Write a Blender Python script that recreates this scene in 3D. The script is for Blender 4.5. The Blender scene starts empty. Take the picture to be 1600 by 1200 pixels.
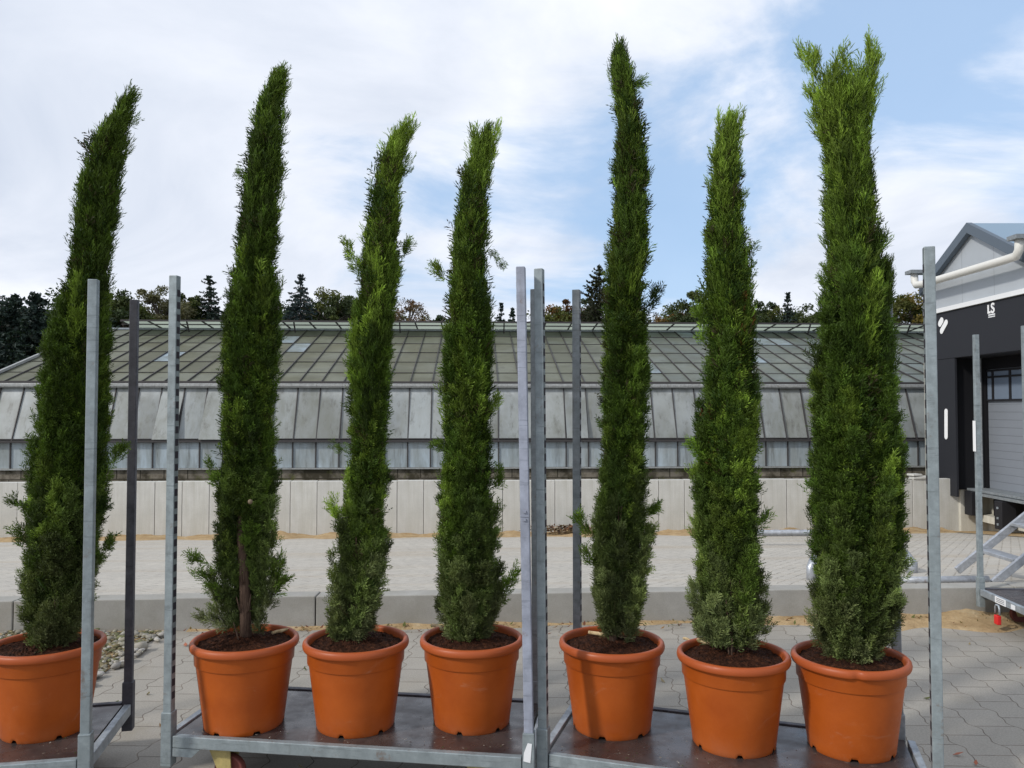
import bpy, math, random
import numpy as np
from mathutils import Vector, Matrix, Euler
R = math.radians
sc = bpy.context.scene
COL = sc.collection

# ------------------------------------------------------------------ camera
FPX = 1240.0                      # focal length in pixels of the 1600 px wide photograph
HCAM = 1.5
PITCH = math.atan(40.0 / FPX)
cam_d = bpy.data.cameras.new("camera")
cam_d.sensor_width = 36.0
cam_d.lens = 36.0 * FPX / 1600.0
cam_d.clip_start = 0.05
cam_d.clip_end = 2000.0
cam = bpy.data.objects.new("camera", cam_d)
cam.location = (0, 0, HCAM)
cam.rotation_euler = (R(90) + PITCH, 0, 0)
COL.objects.link(cam)
sc.camera = cam
sc.render.resolution_x = 1024
sc.render.resolution_y = 768

# ------------------------------------------------------------------ sun and sky
SUN_EL, SUN_AZ = R(36), R(-121)       # azimuth from +Y, clockwise; negative = left of the view
sd = bpy.data.lights.new("sun", 'SUN')
sd.energy = 2.4
sd.angle = R(4.0)
sd.color = (1.0, 0.955, 0.88)
sun = bpy.data.objects.new("sun", sd)
dir_to = Vector((math.sin(SUN_AZ) * math.cos(SUN_EL), math.cos(SUN_AZ) * math.cos(SUN_EL), math.sin(SUN_EL)))
sun.rotation_euler = dir_to.to_track_quat('Z', 'Y').to_euler()
sun.location = (-20, -5, 20)
COL.objects.link(sun)

world = bpy.data.worlds.new("World")
sc.world = world
world.use_nodes = True
wn = world.node_tree.nodes
wl = world.node_tree.links
wn.clear()

def N(nodes, t, **kw):
    n = nodes.new(t)
    for k, v in kw.items():
        if k in n.inputs:
            n.inputs[k].default_value = v
        else:
            setattr(n, k, v)
    return n

out = N(wn, 'ShaderNodeOutputWorld')
sky = N(wn, 'ShaderNodeTexSky')
sky.sky_type = 'NISHITA'
sky.sun_disc = False
sky.sun_elevation = SUN_EL
sky.sun_rotation = SUN_AZ
sky.air_density = 1.0
sky.dust_density = 1.0
sky.ozone_density = 1.5
bg_sky = N(wn, 'ShaderNodeBackground', Strength=0.15)
wl.new(sky.outputs[0], bg_sky.inputs[0])
tc = N(wn, 'ShaderNodeTexCoord')

def wmath(op, a, b=None, c=None, clamp=False):
    n = wn.new('ShaderNodeMath'); n.operation = op; n.use_clamp = clamp
    for i, v in enumerate((a, b, c)):
        if v is None: continue
        if isinstance(v, (int, float)): n.inputs[i].default_value = v
        else: wl.new(v, n.inputs[i])
    return n.outputs[0]

sepd = N(wn, 'ShaderNodeSeparateXYZ')
wl.new(tc.outputs['Generated'], sepd.inputs[0])
zz = wmath('ADD', wmath('MAXIMUM', sepd.outputs[2], 0.0), 0.42)
cu = wmath('DIVIDE', sepd.outputs[0], zz)
cv = wmath('DIVIDE', sepd.outputs[1], zz)
comb = N(wn, 'ShaderNodeCombineXYZ')
wl.new(cu, comb.inputs[0]); wl.new(cv, comb.inputs[1])
mp = N(wn, 'ShaderNodeMapping')
mp.inputs['Location'].default_value = (3.1, 1.75, 0.4)
mp.inputs['Rotation'].default_value = (0, 0, R(35))
mp.inputs['Scale'].default_value = (1.0, 1.35, 1.0)
wl.new(comb.outputs[0], mp.inputs[0])
n1 = N(wn, 'ShaderNodeTexNoise', Scale=1.7, Detail=9.0, Roughness=0.58, Distortion=0.45)
wl.new(mp.outputs[0], n1.inputs['Vector'])
n2 = N(wn, 'ShaderNodeTexNoise', Scale=1.5, Detail=7.0, Roughness=0.55, Distortion=0.5)
mp2 = N(wn, 'ShaderNodeMapping')
mp2.inputs['Location'].default_value = (7.7, 2.2, 1.4)
wl.new(comb.outputs[0], mp2.inputs[0])
wl.new(mp2.outputs[0], n2.inputs['Vector'])

def lobe(dx, dy, dz, width):
    """smooth weight round one direction of the sky"""
    d = Vector((dx, dy, dz)).normalized()
    v = N(wn, 'ShaderNodeVectorMath', operation='DOT_PRODUCT')
    wl.new(tc.outputs['Generated'], v.inputs[0]); v.inputs[1].default_value = d
    a = wmath('SUBTRACT', 1.0, v.outputs['Value'])
    return wmath('POWER', 2.718, wmath('MULTIPLY', a, -1.0 / width))
# where the blue gaps lie in this sky
gap = None
for (px, py, w, s) in ((1120, 240, .020, .36), (1040, 400, .006, .30), (1560, 250, .014, .20), (1440, 150, .012, .20), (1490, 20, .014, .12), (1240, 60, .008, .10),
                       (640, 340, .012, .26), (1010, 60, .010, .12), (60, 180, .02, -.14), (420, 60, .05, -.20), (1440, 330, .005, -.42), (1300, 470, .010, -.2), (1080, 420, .003, .1),
                       (1330, 420, .010, -.22), (300, 330, .02, -.16)):
    l = lobe((px - 800) / FPX, 1.0, (640 - py) / FPX, w)
    l = wmath('MULTIPLY', l, s)
    gap = l if gap is None else wmath('ADD', gap, l)
cover = wmath('ADD', wmath('MULTIPLY', wmath('SUBTRACT', n1.outputs['Fac'], 0.5), 2.1), 0.70)
cover = wmath('SUBTRACT', cover, gap)
mr = N(wn, 'ShaderNodeMapRange')
mr.interpolation_type = 'SMOOTHSTEP'
mr.inputs['To Min'].default_value = 0.10
mr.inputs['From Min'].default_value = 0.26
mr.inputs['From Max'].default_value = 0.74
wl.new(cover, mr.inputs['Value'])
cr = N(wn, 'ShaderNodeValToRGB')
cr.color_ramp.elements[0].position = 0.34
cr.color_ramp.elements[0].color = (0.54, 0.60, 0.71, 1)
cr.color_ramp.elements[1].position = 0.60
cr.color_ramp.elements[1].color = (0.85, 0.875, 0.94, 1)
wl.new(n2.outputs['Fac'], cr.inputs[0])
bg_cl = N(wn, 'ShaderNodeBackground', Strength=1.14)
wl.new(cr.outputs[0], bg_cl.inputs[0])
mixw = N(wn, 'ShaderNodeMixShader')
wl.new(mr.outputs[0], mixw.inputs[0])
bg_hz = N(wn, 'ShaderNodeBackground', Strength=1.0)          # bright thin high haze that pales the clear sky
bg_hz.inputs[0].default_value = (0.40, 0.60, 0.89, 1)
clear = N(wn, 'ShaderNodeMixShader'); clear.inputs[0].default_value = 0.72
wl.new(bg_sky.outputs[0], clear.inputs[1]); wl.new(bg_hz.outputs[0], clear.inputs[2])
wl.new(clear.outputs[0], mixw.inputs[1])
wl.new(bg_cl.outputs[0], mixw.inputs[2])
wl.new(mixw.outputs[0], out.inputs[0])

vs = sc.view_settings
vs.view_transform = 'Standard'
vs.look = 'None'
vs.exposure = 0.08
vs.gamma = 1.0
sc.cycles.max_bounces = 6
sc.cycles.diffuse_bounces = 3
sc.cycles.transmission_bounces = 4

# ------------------------------------------------------------------ helpers
CP, SP = math.cos(PITCH), math.sin(PITCH)

def ray(px, py):
    u = (px - 800) / FPX; v = (600 - py) / FPX
    return Vector((u, CP - v * SP, SP + v * CP))

def at(px, py, Y):
    """world point seen at pixel (px, py) on the vertical plane y = Y"""
    d = ray(px, py); s = Y / d.y
    return Vector((d.x * s, Y, HCAM + d.z * s))

def on_z(px, py, z):
    d = ray(px, py); s = (z - HCAM) / d.z
    return Vector((d.x * s, d.y * s, z))

def on_x(px, py, X):
    d = ray(px, py); s = X / d.x
    return Vector((X, d.y * s, HCAM + d.z * s))

def props(o, label=None, cat=None, group=None, kind=None):
    if label: o['label'] = label
    if cat: o['category'] = cat
    if group: o['group'] = group
    if kind: o['kind'] = kind
    return o

def empty(name, loc=(0, 0, 0), rz=0.0, label=None, cat=None, group=None):
    o = bpy.data.objects.new(name, None)
    o.location = loc; o.rotation_euler = (0, 0, rz)
    o.empty_display_size = 0.1
    COL.objects.link(o)
    return props(o, label, cat, group)

def copy_tree(o, parent=None):
    c = o.copy(); COL.objects.link(c); c.parent = parent
    for ch in list(o.children):
        copy_tree(ch, c)
    return c

class MB:
    def __init__(s): s.v = []; s.f = []
    def add(s, vs_, fs):
        b = len(s.v); s.v += [tuple(v) for v in vs_]; s.f += [tuple(i + b for i in f) for f in fs]
    def box(s, lo, hi, M=None):
        x0, y0, z0 = lo; x1, y1, z1 = hi
        vs_ = [(x0, y0, z0), (x1, y0, z0), (x1, y1, z0), (x0, y1, z0), (x0, y0, z1), (x1, y0, z1), (x1, y1, z1), (x0, y1, z1)]
        if M is not None: vs_ = [M @ Vector(v) for v in vs_]
        s.add(vs_, [(0, 3, 2, 1), (4, 5, 6, 7), (0, 1, 5, 4), (1, 2, 6, 5), (2, 3, 7, 6), (3, 0, 4, 7)])
    def bar(s, a, b, w, h, up=(0, 0, 1)):
        """rectangular bar from a to b, w wide, h high"""
        a = Vector(a); b = Vector(b); d = (b - a).normalized(); up = Vector(up)
        x = d.cross(up)
        if x.length < 1e-4: x = d.cross(Vector((1, 0, 0)))
        x.normalize(); y = x.cross(d).normalized()
        vs_ = []
        for p in (a, b):
            for sx, sy in ((-1, -1), (1, -1), (1, 1), (-1, 1)):
                vs_.append(p + x * (sx * w / 2) + y * (sy * h / 2))
        s.add(vs_, [(3, 2, 1, 0), (4, 5, 6, 7), (0, 1, 5, 4), (1, 2, 6, 5), (2, 3, 7, 6), (3, 0, 4, 7)])
    def tube(s, pts, rad, n=10, cap=True):
        pts = [Vector(p) for p in pts]
        if not hasattr(rad, '__len__'): rad = [rad] * len(pts)
        b = len(s.v); prev = None
        for i, p in enumerate(pts):
            d = (pts[min(i + 1, len(pts) - 1)] - pts[max(i - 1, 0)]).normalized()
            if prev is None:
                x = d.cross(Vector((0, 0, 1)))
                if x.length < 1e-3: x = d.cross(Vector((1, 0, 0)))
            else:
                x = prev - d * prev.dot(d)
            x.normalize(); prev = x; y = d.cross(x)
            for k in range(n):
                a = 2 * math.pi * k / n
                s.v.append(tuple(p + (x * math.cos(a) + y * math.sin(a)) * rad[i]))
        for i in range(len(pts) - 1):
            for k in range(n):
                k2 = (k + 1) % n
                s.f.append((b + i * n + k, b + i * n + k2, b + (i + 1) * n + k2, b + (i + 1) * n + k))
        if cap:
            s.f.append(tuple(b + k for k in range(n))[::-1])
            e = b + (len(pts) - 1) * n
            s.f.append(tuple(e + k for k in range(n)))
    def lathe(s, prof, n=48, c=(0, 0, 0), warp=None):
        b = len(s.v)
        for i, (r, z) in enumerate(prof):
            for k in range(n):
                a = 2 * math.pi * k / n
                rr, zz_ = (r, z) if warp is None else warp(i, a, r, z)
                s.v.append((c[0] + rr * math.cos(a), c[1] + rr * math.sin(a), c[2] + zz_))
        for i in range(len(prof) - 1):
            for k in range(n):
                k2 = (k + 1) % n
                s.f.append((b + i * n + k, b + i * n + k2, b + (i + 1) * n + k2, b + (i + 1) * n + k))
    def build(s, name, mat, parent=None, smooth=False, bevel=0.0, link=True):
        me = bpy.data.meshes.new(name)
        me.from_pydata(s.v, [], s.f)
        me.materials.append(mat)
        if smooth:
            me.polygons.foreach_set('use_smooth', [True] * len(me.polygons))
        me.update()
        o = bpy.data.objects.new(name, me)
        COL.objects.link(o)
        if parent is not None: o.parent = parent
        if bevel:
            m = o.modifiers.new("bevel", 'BEVEL'); m.width = bevel; m.segments = 2; m.limit_method = 'ANGLE'
        return o

def mesh_np(name, verts, faces4, mat, cols=None, parent=None):
    me = bpy.data.meshes.new(name)
    nv, nf = len(verts), len(faces4)
    me.vertices.add(nv); me.vertices.foreach_set('co', np.ascontiguousarray(verts, dtype=np.float32).ravel())
    me.loops.add(nf * 4); me.loops.foreach_set('vertex_index', np.ascontiguousarray(faces4, dtype=np.int32).ravel())
    me.polygons.add(nf); me.polygons.foreach_set('loop_start', np.arange(0, nf * 4, 4, dtype=np.int32))
    me.update(calc_edges=True)
    if cols is not None:
        ca = me.color_attributes.new('tint', 'FLOAT_COLOR', 'POINT')
        c4 = np.ones((nv, 4), dtype=np.float32); c4[:, :3] = cols
        ca.data.foreach_set('color', c4.ravel())
    me.materials.append(mat)
    o = bpy.data.objects.new(name, me); COL.objects.link(o)
    if parent is not None: o.parent = parent
    return o

# ------------------------------------------------------------------ materials
class Mat:
    def __init__(s, name, color=(.5, .5, .5), rough=.7, metal=0.0, spec=0.4):
        s.m = bpy.data.materials.new(name); s.m.use_nodes = True
        s.n = s.m.node_tree.nodes; s.l = s.m.node_tree.links
        s.b = s.n['Principled BSDF']; s.o = s.n['Material Output']
        s.b.inputs['Base Color'].default_value = (*color, 1)
        s.b.inputs['Roughness'].default_value = rough
        s.b.inputs['Metallic'].default_value = metal
        s.b.inputs['Specular IOR Level'].default_value = spec
        s.tc = s.n.new('ShaderNodeTexCoord')
    def coord(s, scale=(1, 1, 1), rot=(0, 0, 0), loc=(0, 0, 0), kind='Object'):
        m = s.n.new('ShaderNodeMapping')
        m.inputs['Scale'].default_value = scale; m.inputs['Rotation'].default_value = rot; m.inputs['Location'].default_value = loc
        s.l.new(s.tc.outputs[kind], m.inputs[0]); return m.outputs[0]
    def noise(s, vec, scale=5, detail=4, rough=.55, dist=0.0):
        n = s.n.new('ShaderNodeTexNoise')
        n.inputs['Scale'].default_value = scale; n.inputs['Detail'].default_value = detail
        n.inputs['Roughness'].default_value = rough; n.inputs['Distortion'].default_value = dist
        s.l.new(vec, n.inputs['Vector']); return n.outputs['Fac']
    def ramp(s, fac, stops):
        r = s.n.new('ShaderNodeValToRGB'); els = r.color_ramp.elements
        while len(els) < len(stops): els.new(0.5)
        for e, (p, c) in zip(els, stops):
            e.position = p; e.color = (*c, 1) if len(c) == 3 else c
        s.l.new(fac, r.inputs[0]); return r.outputs[0]
    def math(s, op, a, b=None, clamp=False):
        n = s.n.new('ShaderNodeMath'); n.operation = op; n.use_clamp = clamp
        for i, v in enumerate((a, b)):
            if v is None: continue
            if isinstance(v, (int, float)): n.inputs[i].default_value = v
            else: s.l.new(v, n.inputs[i])
        return n.outputs[0]
    def mix(s, fac, a, b, mode='MIX'):
        n = s.n.new('ShaderNodeMix'); n.data_type = 'RGBA'; n.blend_type = mode
        ins = [i for i in n.inputs if i.type == 'RGBA']
        if isinstance(fac, (int, float)): n.inputs[0].default_value = fac
        else: s.l.new(fac, n.inputs[0])
        for sock, v in zip(ins, (a, b)):
            if isinstance(v, tuple): sock.default_value = (*v, 1)
            else: s.l.new(v, sock)
        return [o for o in n.outputs if o.type == 'RGBA'][0]
    def color(s, c): s.l.new(c, s.b.inputs['Base Color'])
    def rough(s, c): s.l.new(c, s.b.inputs['Roughness'])
    def bump(s, h, strength=.3, dist=.01):
        n = s.n.new('ShaderNodeBump'); n.inputs['Strength'].default_value = strength; n.inputs['Distance'].default_value = dist
        s.l.new(h, n.inputs['Height']); s.l.new(n.outputs[0], s.b.inputs['Normal'])

def g(v): return (v, v, v)

def concrete(name, base, var=.12, streak=True, scale=1.0):
    M = Mat(name, base, .9, 0, .2)
    c = M.coord()
    a = M.noise(c, 3 * scale, 6, .6)
    b = M.noise(M.coord((6, 6, .5) if streak else (1, 1, 1), loc=(3, 1, 2)), 2 * scale, 5, .6)
    f = M.noise(c, 60 * scale, 3, .7)
    d = tuple(x * (1 - var * 2) for x in base); l = tuple(min(1, x * (1 + var)) for x in base)
    col = M.ramp(a, [(.3, d), (.7, l)])
    col = M.mix(M.ramp(b, [(.35, g(.0)), (.68, g(.8))]), col, tuple(x * y for x, y in zip(base, (.76, .75, .70))))
    col = M.mix(.12, col, M.ramp(f, [(.3, g(.15)), (.7, g(.9))]), 'OVERLAY')
    oi = M.n.new('ShaderNodeObjectInfo')
    col = M.mix(M.math('MULTIPLY', oi.outputs['Random'], .35), col, tuple(x * .8 for x in base))
    M.color(col); M.bump(f, .25, .004)
    return M.m

def metal(name, base, rough=.5, met=.35, dirt=.4, spangle=22):
    M = Mat(name, base, rough, met, .5)
    c = M.coord(loc=(1, 2, 3))
    a = M.noise(c, spangle, 5, .65)
    b = M.noise(M.coord((8, 8, 1.2)), 3, 5, .7)
    a2 = M.noise(M.coord((1, 1, .35), loc=(5, 2, 7)), 7, 6, .7)
    col = M.ramp(a, [(.30, tuple(x * .66 for x in base)), (.70, tuple(min(1, x * 1.22) for x in base))])
    col = M.mix(M.ramp(a2, [(.42, g(0)), (.70, g(.55))]), col, tuple(x * .62 for x in base))
    col = M.mix(M.ramp(M.noise(M.coord(loc=(1, 8, 2)), 16, 5, .75), [(.60, g(0)), (.72, g(.4))]), col, tuple(min(1, x * 1.5) for x in base))
    oi = M.n.new('ShaderNodeObjectInfo')
    col = M.mix(M.math('MULTIPLY', oi.outputs['Random'], .3), col, tuple(x * .75 for x in base))
    scr = M.noise(M.coord((1, 1, 14), (.3, .2, 0), (2, 2, 9)), 5, 5, .8)
    col = M.mix(M.ramp(scr, [(.57, g(0)), (.63, g(.55))]), col, tuple(x * .45 for x in base))
    rst = M.noise(M.coord(loc=(3, 3, 5)), 13, 6, .75)
    col = M.mix(M.ramp(rst, [(.60, g(0)), (.70, g(.6))]), col, (.15, .085, .05))
    col = M.mix(M.ramp(b, [(.56, g(0)), (.74, g(dirt))]), col, (.12, .11, .095))
    M.color(col); M.rough(M.ramp(a, [(.3, g(rough + .12)), (.7, g(rough - .08))]))
    M.bump(a, .12, .002)
    return M.m

MAT = {}
MAT['galv'] = metal('galvanised_steel', (.285, .33, .345), .52, .35)
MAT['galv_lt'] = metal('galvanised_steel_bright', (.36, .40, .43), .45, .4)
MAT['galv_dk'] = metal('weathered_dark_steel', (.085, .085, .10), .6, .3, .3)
MAT['galv_mid'] = metal('weathered_grey_steel', (.27, .295, .31), .55, .35, .45)
MAT['painted'] = metal('grey_lilac_paint', (.29, .315, .385), .55, .0, .35, 12)
MAT['yellow'] = metal('yellow_caster_paint', (.42, .34, .13), .5, .0, .6)
MAT['tyre'] = Mat('caster_tyre', (.16, .045, .035), .7).m
MAT['slot'] = Mat('slot_shadow_steel', (.04, .035, .045), .8, .2).m
MAT['white'] = Mat('white_paint', (.80, .80, .80), .5).m
MAT['sticker'] = Mat('paper_sticker', (.72, .73, .74), .6).m
MAT['dark_plastic'] = Mat('black_rubber', (.015, .015, .018), .6, 0, .3).m
MAT['alu'] = metal('aluminium', (.42, .44, .47), .4, .5, .2)
MAT['red'] = Mat('red_plastic', (.62, .02, .02), .4).m
MAT['blue'] = Mat('blue_plastic', (.02, .06, .35), .4).m
MAT['whitepipe'] = Mat('white_pvc', (.64, .63, .59), .5).m

# plastic terracotta pot
def pot_mat(seed):
    M = Mat('terracotta_plastic', (.52, .135, .03), .42, 0, .26)
    c = M.coord(loc=(seed * 3.1, seed * 1.7, 0))
    a = M.noise(c, 5, 5, .6)
    sc_ = M.noise(M.coord((3.0, 3.0, 4.5 + 1.5 * (seed % 3)), (0, .25 * seed, 0), (seed * 2.2, 5 + seed, 1)), 2.1, 6, .74, .8)
    col = M.ramp(a, [(.3, (.32, .064, .008)), (.7, (.42, .094, .013))])
    col = M.mix(M.ramp(sc_, [(.60, g(0)), (.80, g(.42))]), col, (.44, .25, .16))
    sep = M.n.new('ShaderNodeSeparateXYZ'); M.l.new(M.tc.outputs['Object'], sep.inputs[0])
    low = M.math('MULTIPLY', M.math('SUBTRACT', .09, sep.outputs[2]), 10.0, True)
    dst = M.math('MULTIPLY', low, M.ramp(M.noise(c, 7, 5, .65), [(.4, g(0)), (.75, g(.55))]))
    col = M.mix(dst, col, (.36, .13, .065))
    rim = M.math('MULTIPLY', M.math('SUBTRACT', sep.outputs[2], .316), 90.0, True)
    col = M.mix(M.math('MULTIPLY', rim, .6), col, (.33, .075, .028))
    sp2 = M.ramp(M.noise(M.coord((1, 1, 1), loc=(seed, 3, seed * 2)), 34, 3, .6), [(.70, g(0)), (.76, g(.6))])
    col = M.mix(M.math('MULTIPLY', sp2, low), col, (.07, .035, .02))
    M.color(col)
    M.rough(M.ramp(sc_, [(.4, g(.36)), (.75, g(.62))]))
    M.bump(M.noise(c, 90, 3, .6), .05, .002)
    return M.m

# soil
M = Mat('peat_soil', (.05, .022, .012), .95, 0, .15)
c = M.coord()
M.color(M.ramp(M.noise(c, 55, 6, .75), [(.34, (.012, .006, .004)), (.52, (.055, .020, .010)), (.68, (.13, .052, .026)), (.8, (.22, .13, .07))]))
M.bump(M.noise(c, 60, 6, .8), 1.0, .02); MAT['soil'] = M.m
# brown film-faced plywood
M = Mat('brown_plywood', (.08, .055, .055), .45, 0, .55)
c = M.coord()
col = M.ramp(M.noise(c, 6, 6, .6), [(.3, (.026, .021, .021)), (.6, (.060, .047, .044)), (.8, (.11, .095, .09))])
col = M.mix(M.ramp(M.noise(M.coord((1, 1, 1), loc=(4, 4, 4)), 28, 5, .75), [(.60, g(0)), (.78, g(.55))]), col, (.26, .22, .19))
col = M.mix(M.ramp(M.noise(M.coord((1, 1, 1), loc=(7, 1, 4)), 8, 5, .7), [(.55, g(0)), (.68, g(.6))]), col, (.022, .016, .018))
M.color(col); M.rough(M.ramp(M.noise(c, 9, 5, .6), [(.35, g(.16)), (.7, g(.5))])); M.bump(M.noise(c, 70, 4, .6), .1, .002)
MAT['ply'] = M.m
# bark
M = Mat('cypress_bark', (.11, .06, .04), .9, 0, .2)
c = M.coord((10, 10, 1.5))
M.color(M.ramp(M.noise(c, 9, 6, .7), [(.3, (.035, .02, .014)), (.7, (.13, .085, .06))])); M.bump(M.noise(c, 10, 6, .7), .8, .01)
MAT['bark'] = M.m
M = Mat('grey_bark', (.1, .085, .07), .9, 0, .2); MAT['bark2'] = M.m

def foliage(name, trans=.25, rough=.6, spec=.25):
    M = Mat(name, (.06, .1, .03), rough, 0, spec)
    at_ = M.n.new('ShaderNodeAttribute'); at_.attribute_name = 'tint'
    M.color(at_.outputs['Color'])
    tr = M.n.new('ShaderNodeBsdfTranslucent')
    col = M.mix(1.0, at_.outputs['Color'], (1.25, 1.3, .55), 'MULTIPLY')
    M.l.new(col, tr.inputs[0])
    mx = M.n.new('ShaderNodeMixShader'); mx.inputs[0].default_value = trans
    M.l.new(M.b.outputs[0], mx.inputs[1]); M.l.new(tr.outputs[0], mx.inputs[2]); M.l.new(mx.outputs[0], M.o.inputs[0])
    return M.m
MAT['cyp'] = foliage('cypress_foliage', .20)
MAT['leaf'] = foliage('tree_leaves', .2)

def paver_mat(name, W, L, base, dark, joint, wave, yaw, jw=.004, bumpd=.006, stains=True, moss=False):
    M = Mat(name, base, .85, 0, .25)
    v = M.coord((1, 1, 1), (0, 0, yaw))
    s = M.n.new('ShaderNodeSeparateXYZ'); M.l.new(v, s.inputs[0])
    X, Y = s.outputs[0], s.outputs[1]
    # interlocking edge: smooth wave with a small jog, period L
    ph = M.math('MULTIPLY', Y, 2 * math.pi / L)
    w1 = M.math('MULTIPLY', M.math('SINE', ph), wave)
    w2 = M.math('MULTIPLY', M.math('SINE', M.math('MULTIPLY', ph, 2.0)), wave * .55)
    jit = M.math('MULTIPLY', M.math('SUBTRACT', M.noise(v, 26, 2, .5), .5), .006)
    X2 = M.math('ADD', M.math('ADD', X, M.math('ADD', w1, w2)), jit)
    cb = M.n.new('ShaderNodeCombineXYZ'); M.l.new(M.math('ADD', Y, jit), cb.inputs[0]); M.l.new(X2, cb.inputs[1])
    br = M.n.new('ShaderNodeTexBrick')
    M.l.new(cb.outputs[0], br.inputs['Vector'])
    br.offset = .5; br.inputs['Scale'].default_value = 1.0
    br.inputs['Brick Width'].default_value = L; br.inputs['Row Height'].default_value = W
    br.inputs['Mortar Size'].default_value = jw; br.inputs['Mortar Smooth'].default_value = .35
    br.inputs['Color1'].default_value = (*g(0), 1); br.inputs['Color2'].default_value = (*g(1), 1)
    br.inputs['Mortar'].default_value = (*g(.5), 1)
    fac = br.outputs['Fac']
    col = M.mix(br.outputs['Color'], base, tuple(x * .86 for x in base))
    big = M.noise(v, 1.1, 6, .62)
    col = M.mix(M.ramp(big, [(.35, g(.85)), (.65, g(0))]), col, dark)
    if stains:
        col = M.mix(M.ramp(M.noise(v, 4.5, 6, .7, .5), [(.54, g(0)), (.72, g(.5))]), col, tuple(x * .62 for x in base))
    if not moss:
        band = M.noise(M.coord((.12, 1.1, 1), loc=(2, .3, 0)), 1.3, 4, .6)
        col = M.mix(M.ramp(band, [(.52, g(0)), (.64, g(.55))]), col, tuple(x * y for x, y in zip(base, (.80, .72, .62))))
    fine = M.noise(v, 130, 3, .7)
    col = M.mix(.22, col, M.ramp(fine, [(.3, g(.1)), (.7, g(.95))]), 'OVERLAY')
    jc = M.ramp(M.noise(v, 9, 4, .6), [(.4, joint), (.62, tuple(min(1, x * 2.2) for x in joint))])
    if moss:
        col = M.mix(M.ramp(M.noise(v, 2.3, 5, .6), [(.58, g(0)), (.75, g(.35))]), col, (.22, .18, .12))
    col = M.mix(fac, col, jc)
    M.color(col)
    h = M.math('ADD', M.math('MULTIPLY', M.math('SUBTRACT', 1.0, fac), 1.0), M.math('MULTIPLY', fine, .12))
    M.bump(h, .7, bumpd)
    return M.m
MAT['yard'] = paver_mat('grey_interlocking_pavers', .19, .215, (.335, .31, .27), (.27, .25, .215), (.10, .082, .066), .012, R(1.5), .0028, .0045, True, True)
MAT['apron'] = paver_mat('pale_block_paving', .10, .20, (.47, .44, .385), (.40, .375, .335), (.22, .20, .17), .003, R(32), .006, .004, True)
MAT['kerb'] = concrete('kerb_concrete', (.345, .335, .31), .10, False, 2)
MAT['wall'] = concrete('wall_concrete', (.555, .55, .52), .08)
MAT['lime'] = concrete('pale_rendered_concrete', (.60, .58, .51), .08)

def sand_mat():
    M = Mat('sand', (.4, .28, .15), .95, 0, .15)
    c = M.coord()
    col = M.ramp(M.noise(c, 5, 6, .7), [(.3, (.27, .18, .09)), (.55, (.42, .30, .165)), (.75, (.50, .40, .26))])
    col = M.mix(M.ramp(M.noise(c, 45, 5, .8), [(.55, g(0)), (.7, g(.6))]), col, (.13, .085, .045))
    M.color(col); M.bump(M.noise(c, 30, 6, .7), .8, .02); return M.m
MAT['sand'] = sand_mat()
M = Mat('dry_yard_ground', (.16, .14, .10), .95, 0, .2)
M.color(M.ramp(M.noise(M.coord(), 2.0, 6, .7), [(.3, (.06, .07, .03)), (.6, (.15, .13, .09)), (.8, (.2, .18, .14))])); MAT['ground'] = M.m

# greenhouse glass: dirty whitewashed panes, tinted pane by pane through the vertex colours
def pane_mat(name, streaks, rough):
    M = Mat(name, (.4, .42, .38), rough, 0, .5)
    a_ = M.n.new('ShaderNodeAttribute'); a_.attribute_name = 'tint'
    c = M.coord((3, 3, .55) if streaks else (1, 1, 1))
    c2 = M.coord(loc=(2, 5, 1))
    col = M.mix(M.ramp(M.noise(c, 1.6, 6, .65, .3), [(.35, g(0)), (.68, g(.75))]), a_.outputs['Color'], (.15, .155, .125) if streaks else (.065, .068, .035))
    col = M.mix(M.ramp(M.noise(c2, .7, 4, .6), [(.45, g(0)), (.65, g(.55))]), col, (.36, .385, .385) if streaks else (.17, .18, .14))
    col = M.mix(M.ramp(M.noise(M.coord((5, 5, .45) if streaks else (2, 2, 2), loc=(9, 2, 0)), 1.3, 6, .75), [(.53, g(0)), (.72, g(.7))]), col, (.07, .065, .05))
    if streaks:
        sp = M.n.new('ShaderNodeSeparateXYZ'); M.l.new(M.tc.outputs['Object'], sp.inputs[0])
        hi = M.math('MULTIPLY', M.math('SUBTRACT', sp.outputs[2], 1.70), 3.4, True)
        hn = M.ramp(M.noise(M.coord((1, 1, .6), loc=(0, 6, 3)), 2.6, 5, .65), [(.38, g(0)), (.62, g(1))])
        col = M.mix(M.math('MULTIPLY', M.math('MULTIPLY', hi, hn), .8), col, (.50, .53, .54))
    M.color(col)
    return M.m
MAT['glass_roof'] = pane_mat('dirty_roof_glass', False, .6)
MAT['glass_wall'] = pane_mat('whitewashed_wall_glass', True, .38)
M = Mat('vent_glass', (.3, .34, .28), .4, 0, .4)
a_ = M.n.new('ShaderNodeAttribute'); a_.attribute_name = 'tint'; M.color(a_.outputs['Color'])
tr = M.n.new('ShaderNodeBsdfTranslucent'); M.l.new(a_.outputs['Color'], tr.inputs[0])
mx = M.n.new('ShaderNodeMixShader'); mx.inputs[0].default_value = .65
M.l.new(M.b.outputs[0], mx.inputs[1]); M.l.new(tr.outputs[0], mx.inputs[2]); M.l.new(mx.outputs[0], M.o.inputs[0]); MAT['vent'] = M.m
MAT['bar'] = Mat('dark_glazing_bar', (.055, .05, .05), .6, .2).m
MAT['bar_lt'] = metal('grey_gutter_steel', (.40, .41, .40), .5, .3, .6)
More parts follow.
